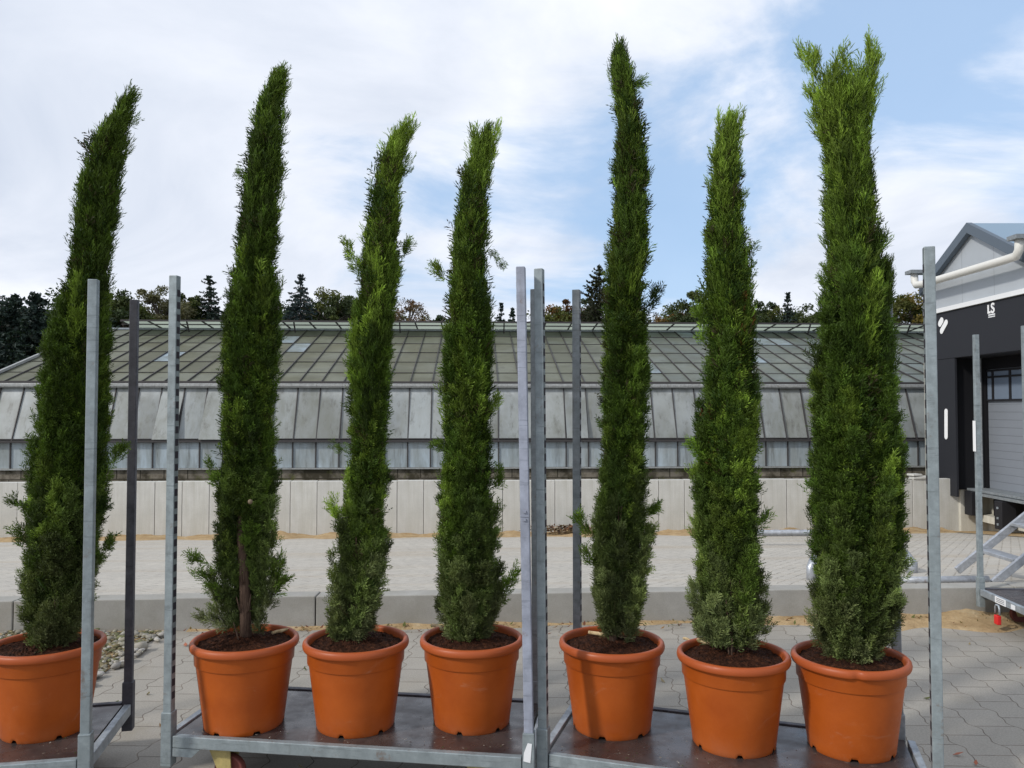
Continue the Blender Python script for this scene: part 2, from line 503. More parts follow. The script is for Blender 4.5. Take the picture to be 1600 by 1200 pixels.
# brick plinth
M = Mat('mossy_plinth', (.15, .13, .10), .95, 0, .2)
b_ = M.n.new('ShaderNodeTexBrick'); M.l.new(M.coord(rot=(R(90), 0, 0)), b_.inputs['Vector'])
b_.inputs['Scale'].default_value = 1; b_.inputs['Brick Width'].default_value = .5; b_.inputs['Row Height'].default_value = .24
b_.inputs['Mortar Size'].default_value = .012
b_.inputs['Color1'].default_value = (.24, .21, .17, 1); b_.inputs['Color2'].default_value = (.18, .16, .13, 1); b_.inputs['Mortar'].default_value = (.05, .045, .035, 1)
col = M.mix(M.ramp(M.noise(M.coord(), 2.2, 6, .7), [(.42, g(0)), (.6, g(.9))]), b_.outputs['Color'], (.035, .03, .018))
col = M.mix(M.ramp(M.noise(M.coord(loc=(4, 0, 0)), 3.5, 6, .7), [(.56, g(0)), (.68, g(.8))]), col, (.10, .11, .025))
M.color(col); MAT['plinth'] = M.m

# cladding and dock
def clad(name, base, rib, axis=1, width=.03):
    M = Mat(name, base, .45, .1, .5)
    s = M.n.new('ShaderNodeSeparateXYZ'); M.l.new(M.tc.outputs['Object'], s.inputs[0])
    v = M.math('FRACT', M.math('DIVIDE', s.outputs[axis], rib))
    line = M.math('LESS_THAN', v, width)
    col = M.ramp(M.noise(M.coord(), .9, 4, .6), [(.3, tuple(x * .93 for x in base)), (.7, tuple(min(1, x * 1.05) for x in base))])
    col = M.mix(M.math('MULTIPLY', line, .55), col, tuple(x * .45 for x in base))
    M.color(col); M.bump(M.math('SUBTRACT', 1.0, line), .5, .01)
    return M.m
MAT['clad'] = clad('grey_wall_cladding', (.40, .43, .46), 1.0, 1, .012)
MAT['door'] = clad('grey_sectional_door', (.22, .24, .27), .145, 2, .07)
MAT['fascia'] = Mat('slate_fascia', (.085, .11, .14), .5, 0, .5).m
MAT['black'] = Mat('dock_shelter_fabric', (.016, .017, .022), .65, 0, .35).m
MAT['blackgap'] = Mat('dock_shelter_inside', (.008, .008, .010), .8, 0, .2).m
MAT['doorglass'] = Mat('door_glass', (.16, .20, .26), .15, 0, .6).m
MAT['roofpanel'] = Mat('bluish_roof_glass', (.20, .28, .36), .55, .0, .4).m

# ------------------------------------------------------------------ setting
random.seed(3)
YAW = R(2.6)
KY0 = 5.36 + 5.36 * 800 / FPX * 0      # kerb front face depth follows kerb_y()
def kerb_y(x): return 5.58 + .062 * x
def wall_y(x): return 15.0 + .045 * x

def sheet(name, pts, mat):
    mb = MB(); mb.add(pts, [tuple(range(len(pts)))])
    return props(mb.build(name, mat), kind='structure')

# lower yard: one sheet reaching the horizon, set under everything
sheet('ground', [(-900, -300, -1.9), (900, -300, -1.9), (900, 1500, -1.9), (-900, 1500, -1.9)], MAT['ground'])
sheet('yard_paving', [(-30, -12, 0), (30, -12, 0), (30, kerb_y(30) + .05, 0), (-30, kerb_y(-30) + .05, 0)], MAT['yard'])
# sloping apron between kerb and wall
def apron_z(x, y):
    return .211 - .116 * (y - kerb_y(x) - .15)
ax0, ax1 = -30, 14
sheet('sloping_apron', [(ax0, kerb_y(ax0) + .152, apron_z(ax0, kerb_y(ax0) + .152)), (ax1, kerb_y(ax1) + .152, apron_z(ax1, kerb_y(ax1) + .152)),
                        (ax1, 19, apron_z(ax1, 19)), (ax0, 19, apron_z(ax0, 19))], MAT['apron'])
sheet('back_ground', [(-60, wall_y(-60) + .2, -.35), (60, wall_y(60) + .2, -.35), (300, 400, -.3), (-300, 400, -.3)], MAT['ground'])

# kerb of concrete blocks with narrow joints
kb = MB()
x = -12.35
while x < 9:
    x1 = x + 1.0
    lo, hi = x + .004, x1 - .004
    z = .216 + random.uniform(-.003, .003)
    a = [(lo, kerb_y(lo), -.1), (hi, kerb_y(hi), -.1), (hi, kerb_y(hi) + .155, -.1), (lo, kerb_y(lo) + .155, -.1)]
    b = [(p[0], p[1], z) for p in a]
    kb.add(a + b, [(4, 5, 6, 7), (0, 1, 5, 4), (1, 2, 6, 5), (2, 3, 7, 6), (3, 0, 4, 7)])
    x = x1
props(kb.build('kerb', MAT['kerb'], bevel=.006), kind='structure')

# loose sand strips
def ridge(name, x0, x1, fy, w, h, mat, nx=260, ny=12, seed=1, zf=lambda x, y: 0.0, kind='stuff', hx=None):
    rnd = np.random.RandomState(seed)
    ph = rnd.rand(10) * 6.28; fr = rnd.uniform(.8, 9, 10)
    vs_, fs = [], []
    for i in range(nx):
        x_ = x0 + (x1 - x0) * i / (nx - 1)
        m = sum(math.sin(f * x_ + p) for f, p in zip(fr, ph)) / 4.0
        ww = w * (1 + .35 * m) * (hx(x_) if hx else 1)
        hh = h * (1 + .4 * m) * (min(1.1, hx(x_)) if hx else 1)
        for j in range(ny):
            t = j / (ny - 1)
            y_ = fy(x_) - t * ww
            zz_ = zf(x_, y_) + .004 - (.012 if j == ny - 1 else 0) + hh * (1 - t) ** 1.4 * (1 + .25 * math.sin(13 * x_ + 9 * t + ph[0]) + .2 * rnd.rand())
            vs_.append((x_, y_, zz_))
    for i in range(nx - 1):
        for j in range(ny - 1):
            a_ = i * ny + j
            fs.append((a_, a_ + ny, a_ + ny + 1, a_ + 1))
    mb = MB(); mb.v = vs_; mb.f = fs
    o = mb.build(name, mat, smooth=True)
    return o
o = ridge('sand', -2.2, 6, lambda x: kerb_y(x) + .02, .16, .035, MAT['sand'], seed=2, hx=lambda x: .5 + 1.9 / (1 + math.exp(-(x - 2.2) * 4)))
props(o, 'loose yellow sand swept along the foot of the low kerb', 'sand', kind='stuff')
o = ridge('sand', -13, 8.3, lambda x: wall_y(x) + .02, .75, .065, MAT['sand'], seed=5, zf=apron_z, nx=300)
props(o, 'thin bank of sand along the foot of the tall concrete wall', 'sand', kind='stuff')

# retaining wall of upright panels
root = empty('retaining_wall', (-13.5, wall_y(-13.5), 0), math.atan(.045), 'pale concrete retaining wall of upright panels in front of the greenhouse', 'wall')
pm = MB(); PW = .494
WZ0, WZ1 = -1.6, at(700, 750.5, wall_y(0)).z
pm.box((.004, 0, WZ0), (PW - .004, .14, WZ1))
proto = pm.build('wall_panel', MAT['wall'], root, bevel=.007)
for k in range(1, 47):
    c_ = proto.copy(); COL.objects.link(c_); c_.parent = root
    c_.location = (k * PW, random.uniform(-.004, .004), random.uniform(-.004, .004))
# dark backing shows in the joints
jb = MB(); jb.box((0.05, .10, WZ0), (46.9 * PW, .135, WZ1 - .03)); jb.build('joint_backing', MAT['slot'], root)

# gravel bed at the left, stones as stuff
rs = np.random.RandomState(11)
bed = sheet('gravel_bed', [(-6, 3.6, .004), (-2.28, 3.6, .004), (-2.36, kerb_y(-2.36), .004), (-6, kerb_y(-6), .004)], MAT['sand'])
def stones(name, boxes, n, smin, smax, cols, seed, label):
    rs = np.random.RandomState(seed)
    base = []
    mb = MB(); mb.lathe([(0.001, -.5), (.75, -.32), (1.0, 0), (.7, .38), (.001, .5)], 7)
    bv = np.array(mb.v); bf = np.array(mb.f)
    V, F, C = [], [], []
    for i in range(n):
        (x0, y0, x1, y1, z0) = boxes[rs.randint(len(boxes))]
        s_ = rs.uniform(smin, smax) * (1.8 if rs.rand() < .08 else 1)
        v = bv * (1 + rs.uniform(-.22, .22, bv.shape))
        v = v * np.array([s_ * rs.uniform(.7, 1.3), s_ * rs.uniform(.6, 1), s_ * rs.uniform(.7, 1.1)])
        a_ = rs.rand() * 6.28
        Rm = np.array([[math.cos(a_), -math.sin(a_), 0], [math.sin(a_), math.cos(a_), 0], [0, 0, 1]])
        v = v @ Rm.T + np.array([rs.uniform(x0, x1), rs.uniform(y0, y1), z0 + s_ * .35 + rs.rand() * .01])
        V.append(v); F.append(bf + len(bv) * i)
        cc = np.array(cols[rs.randint(len(cols))]) * rs.uniform(.7, 1.2)
        C.append(np.tile(cc, (len(bv), 1)))
    return props(mesh_np(name, np.concatenate(V), np.concatenate(F), MAT['stone'], np.concatenate(C)), label, 'stones', kind='stuff')
M = Mat('stone', (.3, .28, .25), .85, 0, .25)
a_ = M.n.new('ShaderNodeAttribute'); a_.attribute_name = 'tint'; M.color(a_.outputs['Color']); MAT['stone'] = M.m
stones('gravel', [(-3.4, 3.7, -2.32, 5.38, .004)], 5200, .008, .019,
       [(.36, .34, .29), (.24, .22, .17), (.18, .15, .08), (.33, .31, .27), (.14, .14, .07), (.20, .17, .10)], 4,
       'bed of mixed pebbles and stones beside the paving at the left')
stones('edging_stones', [(-2.36, 3.8, -2.27, 5.3, .004)], 60, .018, .034, [(.36, .34, .31), (.26, .24, .20)], 5,
       'row of larger pale stones edging the gravel bed')
# small litter
def litter(name, pts, s, cols, seed, label, cat='leaf litter', flat=1.0):
    rs = np.random.RandomState(seed); V, F, C = [], [], []
    for i, (x_, y_, z_) in enumerate(pts):
        a_ = rs.rand() * 6.28; l_ = s * rs.uniform(.5, 1.4); w_ = l_ * rs.uniform(.25, .6)
        d = np.array([math.cos(a_), math.sin(a_), rs.uniform(-.1, .5) * flat]); e = np.array([-math.sin(a_), math.cos(a_), rs.uniform(-.1, .4) * flat])
        p = np.array([x_, y_, z_ + .004])
        V += [p - d * l_ / 2, p + e * w_ / 2, p + d * l_ / 2 + [0, 0, .01 * flat], p - e * w_ / 2]
        F.append([4 * i, 4 * i + 1, 4 * i + 2, 4 * i + 3]); C += [np.array(cols[rs.randint(len(cols))])] * 4
    return props(mesh_np(name, np.array(V), np.array(F), MAT['leaf'], np.array(C)), label, cat, kind='stuff')
pts = []
for i in range(420):
    x_ = random.gauss(1.02, .28); pts.append((x_, wall_y(x_) - .15 - random.random() * .35, apron_z(x_, wall_y(x_) - .3) + .08 + random.random() * .10))
litter('leaf_litter', pts, .09, [(.10, .045, .02), (.20, .10, .05), (.35, .28, .2), (.05, .03, .02)], 6, 'small heap of brown leaves and twigs at the foot of the tall wall')
pts = [(random.uniform(-2.2, 4.2), kerb_y(0) - abs(random.gauss(0, .12)) - .02 + 0, .012) for i in range(260)]
pts = [(a_, kerb_y(a_) - abs(random.gauss(0, .10)) - .03, .02) for a_, b_, c_ in pts]
pts += [(random.uniform(-3, 4.5), random.uniform(2.6, 5.3), .002) for i in range(70)]
litter('fallen_leaves', pts, .032, [(.14, .05, .025), (.22, .12, .04), (.10, .11, .03), (.3, .24, .14)], 8, 'few dry leaves and bits of moss scattered on the grey paving')
for (px, py, s_) in ((1497, 1179, .045), (1525, 1193, .035), (290, 1008, .05)):
    mb = MB(); p = on_z(px, py, 0.006)
    mb.add([(-s_ / 2, 0, 0), (-.1 * s_, -s_ * .22, .006), (s_ / 2, 0, .012), (0, s_ * .25, .004)], [(0, 1, 2, 3)])
    M = Mat('dry_leaf', (.33, .11, .06), .8)
    o = mb.build('fallen_leaf', M.m); o.location = p; o.rotation_euler[2] = px % 3
    md = o.modifiers.new('solid', 'SOLIDIFY'); md.thickness = .0015
    props(o, {1497: 'reddish dry leaf on the paving right of the rightmost pot', 1525: 'small brown leaf nearest the bottom right corner of the paving', 290: 'dark red withered leaf on the paving left of the second pot'}[px], 'leaf')

# ------------------------------------------------------------------ greenhouse
GH = empty('greenhouse', (0, 18, 0), 0, 'long low greenhouse with dirty glass roof and whitewashed side behind the pale wall', 'greenhouse')
def gp(u, d, z):   # u along, d depth behind the eaves, z height -> world minus root
    c_, s_ = math.cos(YAW), math.sin(YAW)
    return (u * c_ - d * s_, u * s_ + d * c_, z)
GX0 = -11.75; GX1 = 13.0
eave_z = at(700, 600, 18).z
mid_z = at(700, 688, 17.55).z
base_z = at(700, 731, 17.5).z
top_d = 5.6; top_z = at(700, 518, 23.6).z
PP = .497
rg = np.random.RandomState(21)
# roof panes, 6 rows per column
V, F, C = [], [], []
ncol = int((GX1 - GX0) / PP)
rows = [0, .16, .34, .52, .70, .86, 1.0]
def quad(p0, p1, p2, p3, col):
    b = len(V); V.extend([p0, p1, p2, p3]); F.append([b, b + 1, b + 2, b + 3]); C.extend([col] * 4)
for i in range(ncol):
    for j in range(6):
        u0 = GX0 + i * PP + .004; u1 = u0 + PP - .008
        t0, t1 = rows[j] + .002, rows[j + 1] - .002
        lift = rg.uniform(0, .012)
        bluish = 1 / (1 + math.exp(-(u0 - 2.6) * .8)) * .9
        if j >= 4: bluish = min(1, bluish + .25)
        k = rg.uniform(.86, 1.12)
        base = np.array([.205, .215, .16]) * np.array([.50, .47, .36]) * (1 - bluish) + np.array([.115, .14, .135]) * bluish
        if rg.rand() < .004 + .08 * bluish: base = np.array([.28, .35, .40])
        col = base * k
        quad(gp(u0, top_d * t0, eave_z + (top_z - eave_z) * t0 + lift), gp(u1, top_d * t0, eave_z + (top_z - eave_z) * t0 + lift),
             gp(u1, top_d * t1, eave_z + (top_z - eave_z) * t1 + lift * .5), gp(u0, top_d * t1, eave_z + (top_z - eave_z) * t1 + lift * .5), col)
mesh_np('roof_glazing', np.array(V), np.array(F), MAT['glass_roof'], np.array(C), GH)
# rear slope and gable closing
mb = MB()
mb.add([gp(GX0, top_d + .02, top_z - .01), gp(GX1, top_d + .02, top_z - .01), gp(GX1, 2 * top_d, eave_z), gp(GX0, 2 * top_d, eave_z)], [(0, 1, 2, 3)])
for gx in (GX0 - .02, GX1 + .02):
    mb.add([gp(gx, 0, base_z), gp(gx, 0, eave_z), gp(gx, top_d, top_z - .01), gp(gx, 2 * top_d, eave_z), gp(gx, 2 * top_d, base_z)], [(0, 1, 2, 3, 4)])
mb.add([gp(GX0, 2 * top_d, base_z), gp(GX1, 2 * top_d, base_z), gp(GX1, 2 * top_d, eave_z), gp(GX0, 2 * top_d, eave_z)], [(0, 1, 2, 3)])
mb.build('rear_glazing', MAT['doorglass'], GH)
# upper side band (sloping out) and lower band (upright)
V, F, C = [], [], []
tilt = []
for i in range(ncol):
    u0 = GX0 + i * PP + .012; u1 = u0 + PP - .024
    k = rg.choice([rg.uniform(.55, .85), rg.uniform(.85, 1.25)], p=[.3, .7]); bl = rg.rand()
    col = (np.array([.38, .40, .38]) * (1 - bl) + np.array([.42, .46, .47]) * bl) * k
    col = col * (.50 if u0 > 2 else .58)
    ex = -.45 + rg.uniform(-.04, .02)
    if rg.rand() < .18: ex -= rg.uniform(.05, .16)
    tilt.append(ex)
    quad(gp(u0, ex, mid_z + .035), gp(u1, ex, mid_z + .035), gp(u1, -.02, eave_z - .10), gp(u0, -.02, eave_z - .10), col)
    k = rg.uniform(.85, 1.1)
    quad(gp(u0, -.5, base_z + .02), gp(u1, -.5, base_z + .02), gp(u1, -.5, mid_z - .035), gp(u0, -.5, mid_z - .035), np.array([.38, .45, .50]) * k)
mesh_np('side_glazing', np.array(V), np.array(F), MAT['glass_wall'], np.array(C), GH)
# glazing bars
lower = MB()
for i in range(ncol + 1):
    u = GX0 + i * PP
    if i < 50:
        m1 = MB(); m1.bar(gp(u, -.02, eave_z + .02), gp(u, top_d, top_z + .022), .017, .03); m1.build('glazing_bar', MAT['bar'], GH)
        m2 = MB(); m2.bar(gp(u, -.48, mid_z), gp(u, -.035, eave_z - .1), .018, .035, up=(0, -1, 0)); m2.build('glazing_bar', MAT['bar'], GH)
    lower.bar(gp(u, -.512, base_z), gp(u, -.512, mid_z - .03), .026, .03, up=(0, -1, 0))
o = lower.build('lower_glazing_bars', MAT['bar'], GH); props(o, kind='stuff')
mb = MB()
for t in rows[1:-1]:
    mb.bar(gp(GX0, top_d * t, eave_z + (top_z - eave_z) * t + .014), gp(GX1, top_d * t, eave_z + (top_z - eave_z) * t + .014), .006, .012)
mb.build('pane_laps', MAT['bar'], GH)
mb = MB(); mb.bar(gp(GX0 - .1, -.07, eave_z - .035), gp(GX1, -.07, eave_z - .035), .13, .07); mb.bar(gp(GX0 - .1, -.10, eave_z - .083), gp(GX1, -.10, eave_z - .083), .05, .02); mb.build('gutter', MAT['bar_lt'], GH, bevel=.01)
mb = MB(); mb.bar(gp(GX0, -.03, eave_z + .03), gp(GX1, -.03, eave_z + .03), .04, .05)
mb.build('eaves_rail', MAT['bar'], GH)
mb = MB(); mb.bar(gp(GX0, -.55, mid_z - .005), gp(GX1, -.55, mid_z - .005), .10, .045); mb.bar(gp(GX0, -.56, mid_z + .045), gp(GX1, -.56, mid_z + .045), .03, .018)
mb.build('sill_rail', MAT['bar'], GH)
mb = MB(); mb.bar(gp(GX0, -.53, base_z), gp(GX1, -.53, base_z), .06, .03); mb.build('base_rail', MAT['bar_lt'], GH)
mb = MB(); mb.bar(gp(GX0, -.02, eave_z + .05), gp(GX0, top_d, top_z + .05), .06, .06); mb.build('gable_trim', MAT['bar_lt'], GH)
mb = MB(); mb.box((GX0, 0, -.4), (GX1, .2, base_z - .016), Matrix.Rotation(YAW, 4, 'Z') @ Matrix.Translation((0, -.5, 0))); mb.build('brick_plinth', MAT['plinth'], GH)
mb = MB(); mb.bar(gp(GX0, top_d, top_z + .03), gp(GX1, top_d, top_z + .03), .12, .05); mb.build('ridge_cap', MAT['galv_lt'], GH)
# raised ridge vents: glass flaps hinged on the ridge and lifted toward the yard
fz = at(700, 504, 22.7).z
V, F, C = [], [], []
vb = MB(); u = GX0 + 1.0
i = 0
while u < GX1 - .3:
    quad(gp(u + .01, top_d + .03, top_z + .07), gp(u + PP * 1.5 - .01, top_d + .03, top_z + .07), gp(u + PP * 1.5 - .01, top_d - .95, fz), gp(u + .01, top_d - .95, fz), np.array([.40, .45, .37]) * rg.uniform(.85, 1.1))
    vb.bar(gp(u, top_d + .03, top_z + .055), gp(u, top_d - .96, fz - .015), .03, .035)
    if i % 4 == 2:
        vb.bar(gp(u + .3, top_d - .7, top_z - .12), gp(u + .3, top_d - .9, fz - .02), .035, .035)
    u += PP * 1.5; i += 1
mesh_np('ridge_vent', np.array(V), np.array(F), MAT['vent'], np.array(C), GH)
vb.bar(gp(GX0 + 1, top_d - .965, fz), gp(GX1 - .3, top_d - .965, fz), .05, .045)
vb.bar(gp(GX0 + 1, top_d - .9, fz - .10), gp(GX1 - .3, top_d - .9, fz - .10), .03, .03)
vb.build('vent_frame', MAT['bar'], GH)
# thermometer-like blue tag on a cord by the greenhouse
mb = MB(); p = at(258, 727, 17.3)
mb.tube([p + Vector((0, 0, .32)), p + Vector((0, 0, .05))], .008, 6)
mb.lathe([(.001, -.13), (.05, -.11), (.06, 0), (.045, .1), (.012, .12)], 12, tuple(p))
props(mb.build('hanging_bottle', MAT['blue'], smooth=True), 'small blue bottle hanging on a cord at the greenhouse side', 'bottle')
# broken slabs on the wall
for i, (px, py, w_, h_) in enumerate(((1418, 741, .34, .045), (1410, 735, .2, .04), (1432, 742, .18, .05))):
    p = at(px, py, 15.9); mb = MB(); mb.box((-w_ / 2, -.1, -h_ / 2), (w_ / 2, .1, h_ / 2))
    o = mb.build('slab_fragment', MAT['wall'], bevel=.01); o.location = (p.x, p.y, WZ1 + .02 + (.05 if i == 1 else 0)); o.location.y = wall_y(p.x) + .07
    o.rotation_euler = (0, .04 * (i - 1), .2 * i)
    props(o, ['longest broken concrete slab lying on top of the wall near the building', 'small concrete slab fragment resting highest in the pile on the wall', 'short thick concrete fragment at the right end of the pile on the wall'][i], 'concrete slab', 'broken slabs on the wall')

# ------------------------------------------------------------------ loading building
LB = empty('loading_building', (8.46, 13, 0), 0, 'grey gabled loading building with black dock shelter at the right edge', 'building')
bx, by = 8.46, 13.0
def lb(x, y, z): return (x - bx, y - by, z)
FX = 8.55                           # cladding face
yE, yA, yN = 16.25, 14.62, 13.0     # eaves far, apex, eaves near
zE = on_x(1441, 447, 8.46).z; zA = on_x(1522, 349, 8.46).z; zh = 3.46
mb = MB()
prof = [(yE, zh - .02), (yE, zE), (yA, zA), (yN, zE), (yN - 1.62, zA), (yN - 3.25, zE), (yN - 3.25, zh - .02)]
n_ = len(prof)
vs_ = [lb(FX, y, z) for y, z in prof] + [lb(FX + 6, y, z) for y, z in prof]
mb.add(vs_, [tuple(range(n_)), tuple(range(2 * n_ - 1, n_ - 1, -1))] + [(0, n_, n_ + 1, 1)])
mb.build('gable_wall', MAT['clad'], LB)
mb = MB()
for (ya, za, yb, zb) in ((yE + .1, zE - .05, yA, zA), (yA, zA, yN, zE), (yN, zE, yN - 1.62, zA), (yN - 1.62, zA, yN - 3.25, zE)):
    s_ = .05
    mb.add([lb(FX - .1, ya, za + s_), lb(FX - .1, yb, zb + s_), lb(FX + 7, yb, zb + s_), lb(FX + 7, ya, za + s_)], [(0, 1, 2, 3)])
mb.build('roof', MAT['roofpanel'], LB)
mb = MB()
for (ya, za, yb, zb) in ((yE + .12, zE - .06, yA, zA), (yA, zA, yN, zE), (yN, zE, yN - 1.62, zA)):
    mb.add([lb(FX - .12, ya, za + .06), lb(FX - .12, yb, zb + .06), lb(FX - .12, yb, zb - .13), lb(FX - .12, ya, za - .13),
            lb(FX - .02, ya, za + .06), lb(FX - .02, yb, zb + .06), lb(FX - .02, yb, zb - .13), lb(FX - .02, ya, za - .13)],
           [(0, 1, 2, 3), (4, 7, 6, 5), (0, 4, 5, 1), (3, 2, 6, 7)])
mb.build('fascia', MAT['fascia'], LB)
# header
zt, zb_ = on_x(1463, 487, 8.46).z, on_x(1464, 562.5, 8.46).z
mb = MB(); mb.box(lb(8.46, yN - 3.2, zb_), lb(9.3, yE - .1, zt - .045)); mb.build('dock_shelter_header', MAT['black'], LB, bevel=.01)
mb = MB(); mb.box(lb(8.42, yN - 3.2, zt - .04), lb(8.7, yE - .05, zt + .045)); mb.build('drip_strip', MAT['sticker'], LB)
# side curtain, inside, door
cy0, cy1 = on_x(1493, 650, 8.46).y, yE - .12
cz = on_x(1478, 773, 8.46).z
mb = MB(); mb.box(lb(8.46, cy0, cz), lb(8.50, cy1, zb_ - .003)); mb.build('side_curtain', MAT['black'], LB)
mb = MB(); mb.box(lb(8.57, 15.30, -.02), lb(8.615, 16.05, zb_ - .004)); mb.box(lb(8.57, 15.27, -.03), lb(9.12, 15.299, zb_ - .004)); mb.box(lb(8.51, 16.05, cz + .02), lb(8.6, 16.10, zb_ - .004)); mb.build('shelter_lining', MAT['blackgap'], LB)
mb = MB(); mb.tube([lb(8.6, 15.55, .55), lb(9.0, 15.3, .05)], .015, 6); mb.tube([lb(9.02, 15.28, -.02), lb(9.02, 15.28, zb_)], .03, 6); mb.build('shelter_strut', MAT['galv_mid'], LB)
mb = MB(); mb.box(lb(9.12, 9.9, 0.0), lb(9.18, 15.25, zb_)); mb.build('door_panel', MAT['door'], LB)
mb = MB(); mb.box(lb(9.08, 15.2, 0.0), lb(9.2, 15.33, zb_)); mb.box(lb(9.07, 9.9, 2.27), lb(9.2, 15.2, zb_ + .1)); mb.build('door_frame', MAT['blackgap'], LB)
dw0, dw1 = 1.66, 2.24
dp = MB(); dp.box(lb(9.10, 11.0, dw0), lb(9.12, 15.18, dw1)); w_o = dp.build('door_window', MAT['doorglass'], LB)
mb = MB()
for yy in (15.0, 14.48, 13.96, 13.4): mb.box(lb(9.085, yy - .03, dw0), lb(9.10, yy + .03, dw1))
for zz_ in (dw0, 2.1, dw1 - .02): mb.box(lb(9.08, 11.0, zz_), lb(9.099, 15.18, zz_ + .035))
mb.build('window_frame', MAT['dark_plastic'], w_o)
# sill, leveller, bumpers
mb = MB(); mb.box(lb(8.72, 9.9, -.045), lb(9.3, 15.32, 0.0)); mb.build('dock_sill', MAT['galv_mid'], LB, bevel=.006)
mb = MB(); mb.box(lb(8.66, 12.0, -.10), lb(8.74, 14.8, -.055)); mb.build('leveller_lip', MAT['galv_mid'], LB)
mb = MB(); mb.box(lb(9.0, 12.0, -.48), lb(9.2, 14.9, -.05)); mb.build('leveller_shade_block', MAT['blackgap'], LB)  # solid near-black block; the shade of the leveller recess is put into its colour
mb = MB(); mb.box(lb(8.66, 15.02, -.5), lb(8.86, 15.26, -.05)); b1 = mb.build('dock_bumper', MAT['dark_plastic'], LB, bevel=.01)
mb = MB(); mb.box(lb(8.60, 14.0, -.62), lb(8.86, 14.22, -.12)); b2 = mb.build('dock_bumper', MAT['dark_plastic'], LB, bevel=.01)
mb = MB()
for zz_ in (-.2, -.42, -.54): mb.lathe([(.001, 0), (.022, 0), (.022, .012), (.001, .014)], 10, (0, 0, 0)); 
for zz_ in (-.24, -.42, -.53):
    bb = MB(); bb.box(lb(8.585, 14.09, zz_ - .018), lb(8.60, 14.13, zz_ + .018)); bb.build('bolt', MAT['galv_lt'], b2)
# foundation
mb = MB(); mb.box(lb(8.62, 15.32, -1.8), lb(9.3, 16.6, zb_)); mb.build('foundation_wall', MAT['lime'], LB, bevel=.01)
mb = MB(); mb.box(lb(9.15, 9.9, -1.8), lb(9.4, 15.32, -.05)); mb.box(lb(8.9, 9.9, -.62), lb(9.15, 15.3, -.49)); mb.build('pit_wall', MAT['lime'], LB)
mb = MB(); mb.box(lb(9.3, 9.9, -1.8), lb(14.5, 16.2, zh)); mb.build('inner_volume', MAT['clad'], LB)
# signs on the header
def sign_text(body, px, py, X, size, name, mat, extr=.004, bold=0.0, sx=1.0):
    cu_ = bpy.data.curves.new(name, 'FONT'); cu_.body = body; cu_.size = size; cu_.extrude = extr; cu_.offset = bold
    cu_.align_x = 'CENTER'; cu_.align_y = 'CENTER'
    tmp = bpy.data.objects.new(name, cu_); COL.objects.link(tmp)
    bpy.context.view_layer.update()
    me = bpy.data.meshes.new_from_object(tmp.evaluated_get(bpy.context.evaluated_depsgraph_get()))
    bpy.data.objects.remove(tmp)
    me.materials.clear(); me.materials.append(mat)
    o = bpy.data.objects.new(name, me); COL.objects.link(o); o.parent = LB
    p = on_x(px, py, X); o.location = lb(*p); o.rotation_euler = (R(90), 0, R(-90)); o.scale = (sx, 1, 1)
    return o
sign_text("L", 1545.2, 483.8, 8.455, .20, 'sign_letter', MAT['white'], .004, .010, .85)
sign_text("S", 1551.2, 482.0, 8.455, .245, 'sign_letter', MAT['white'], .004, .006, .95)
mb = MB()
p = on_x(1549.5, 491.5, 8.455)
mb.box(lb(8.452, p.y - .095, p.z - .012), lb(8.458, p.y + .095, p.z + .012))
q = on_x(1549.5, 494.8, 8.455)
for k in range(7): mb.box(lb(8.452, q.y - .095 + k * .028, q.z - .010), lb(8.458, q.y - .095 + k * .028 + .019, q.z + .012))
mb.build('sign_lettering', MAT['sticker'], LB)
def pill(pa, pb, r, X, name):
    a = on_x(*pa, X); b = on_x(*pb, X); d = (b - a).normalized(); n = Vector((0, d.z, -d.y)); mb = MB(); pts = []
    for k in range(13):
        t = -math.pi / 2 + math.pi * k / 12; pts.append(b + n * (math.sin(t) * r) + d * (math.cos(t) * r))
    for k in range(13):
        t = math.pi / 2 + math.pi * k / 12; pts.append(a + n * (math.sin(t) * r) + d * (math.cos(t) * r))
    m_ = len(pts)
    vs_ = [lb(*p) for p in pts] + [lb(p.x - .006, p.y, p.z) for p in pts]
    mb.add(vs_, [tuple(range(m_, 2 * m_)), tuple(range(m_ - 1, -1, -1))] + [(k, (k + 1) % m_, m_ + (k + 1) % m_, m_ + k) for k in range(m_)])
    return mb.build(name, MAT['white'], LB)
pill((1469, 505.5), (1471.5, 501), .065, 8.455, 'white_mark')
pill((1471.5, 517), (1478.5, 504), .058, 8.455, 'white_mark')
pill((1478.5, 682), (1478.5, 643), .055, 8.452, 'white_stripe')
# gutter pipe with elbows and funnels
mb = MB(); X = 8.28
pz = on_x(1500, 430, X).z
a = on_x(1432, 450, X); ya, yb = a.y, on_x(1588, 401, X).y
zz_ = 4.0
zA_ = a.z + .04; zB_ = on_x(1588, 401, X).z
pts = [lb(X, ya + .08, zA_ + .28), lb(X, ya + .07, zA_ + .10), lb(X, ya, zA_ + .02)]
for k in range(1, 10): pts.append(lb(X, ya + (yb - ya) * k / 10, zA_ + (zB_ - zA_) * k / 10))
pts += [lb(X, yb, zB_ + .01), lb(X, yb - .08, zB_ + .1), lb(X, yb - .09, zB_ + .28)]
mb.tube(pts, .072, 14); mb.build('gutter_pipe', MAT['whitepipe'], LB, smooth=True)
mb = MB()
for (yy, z_) in ((ya + .08, zA_ + .26), (yb - .09, zB_ + .26)):
    mb = MB(); mb.box(lb(X - .13, yy - .13, z_), lb(X + .32, yy + .13, z_ + .07)); mb.build('gutter_outlet', MAT['galv_mid'], LB)

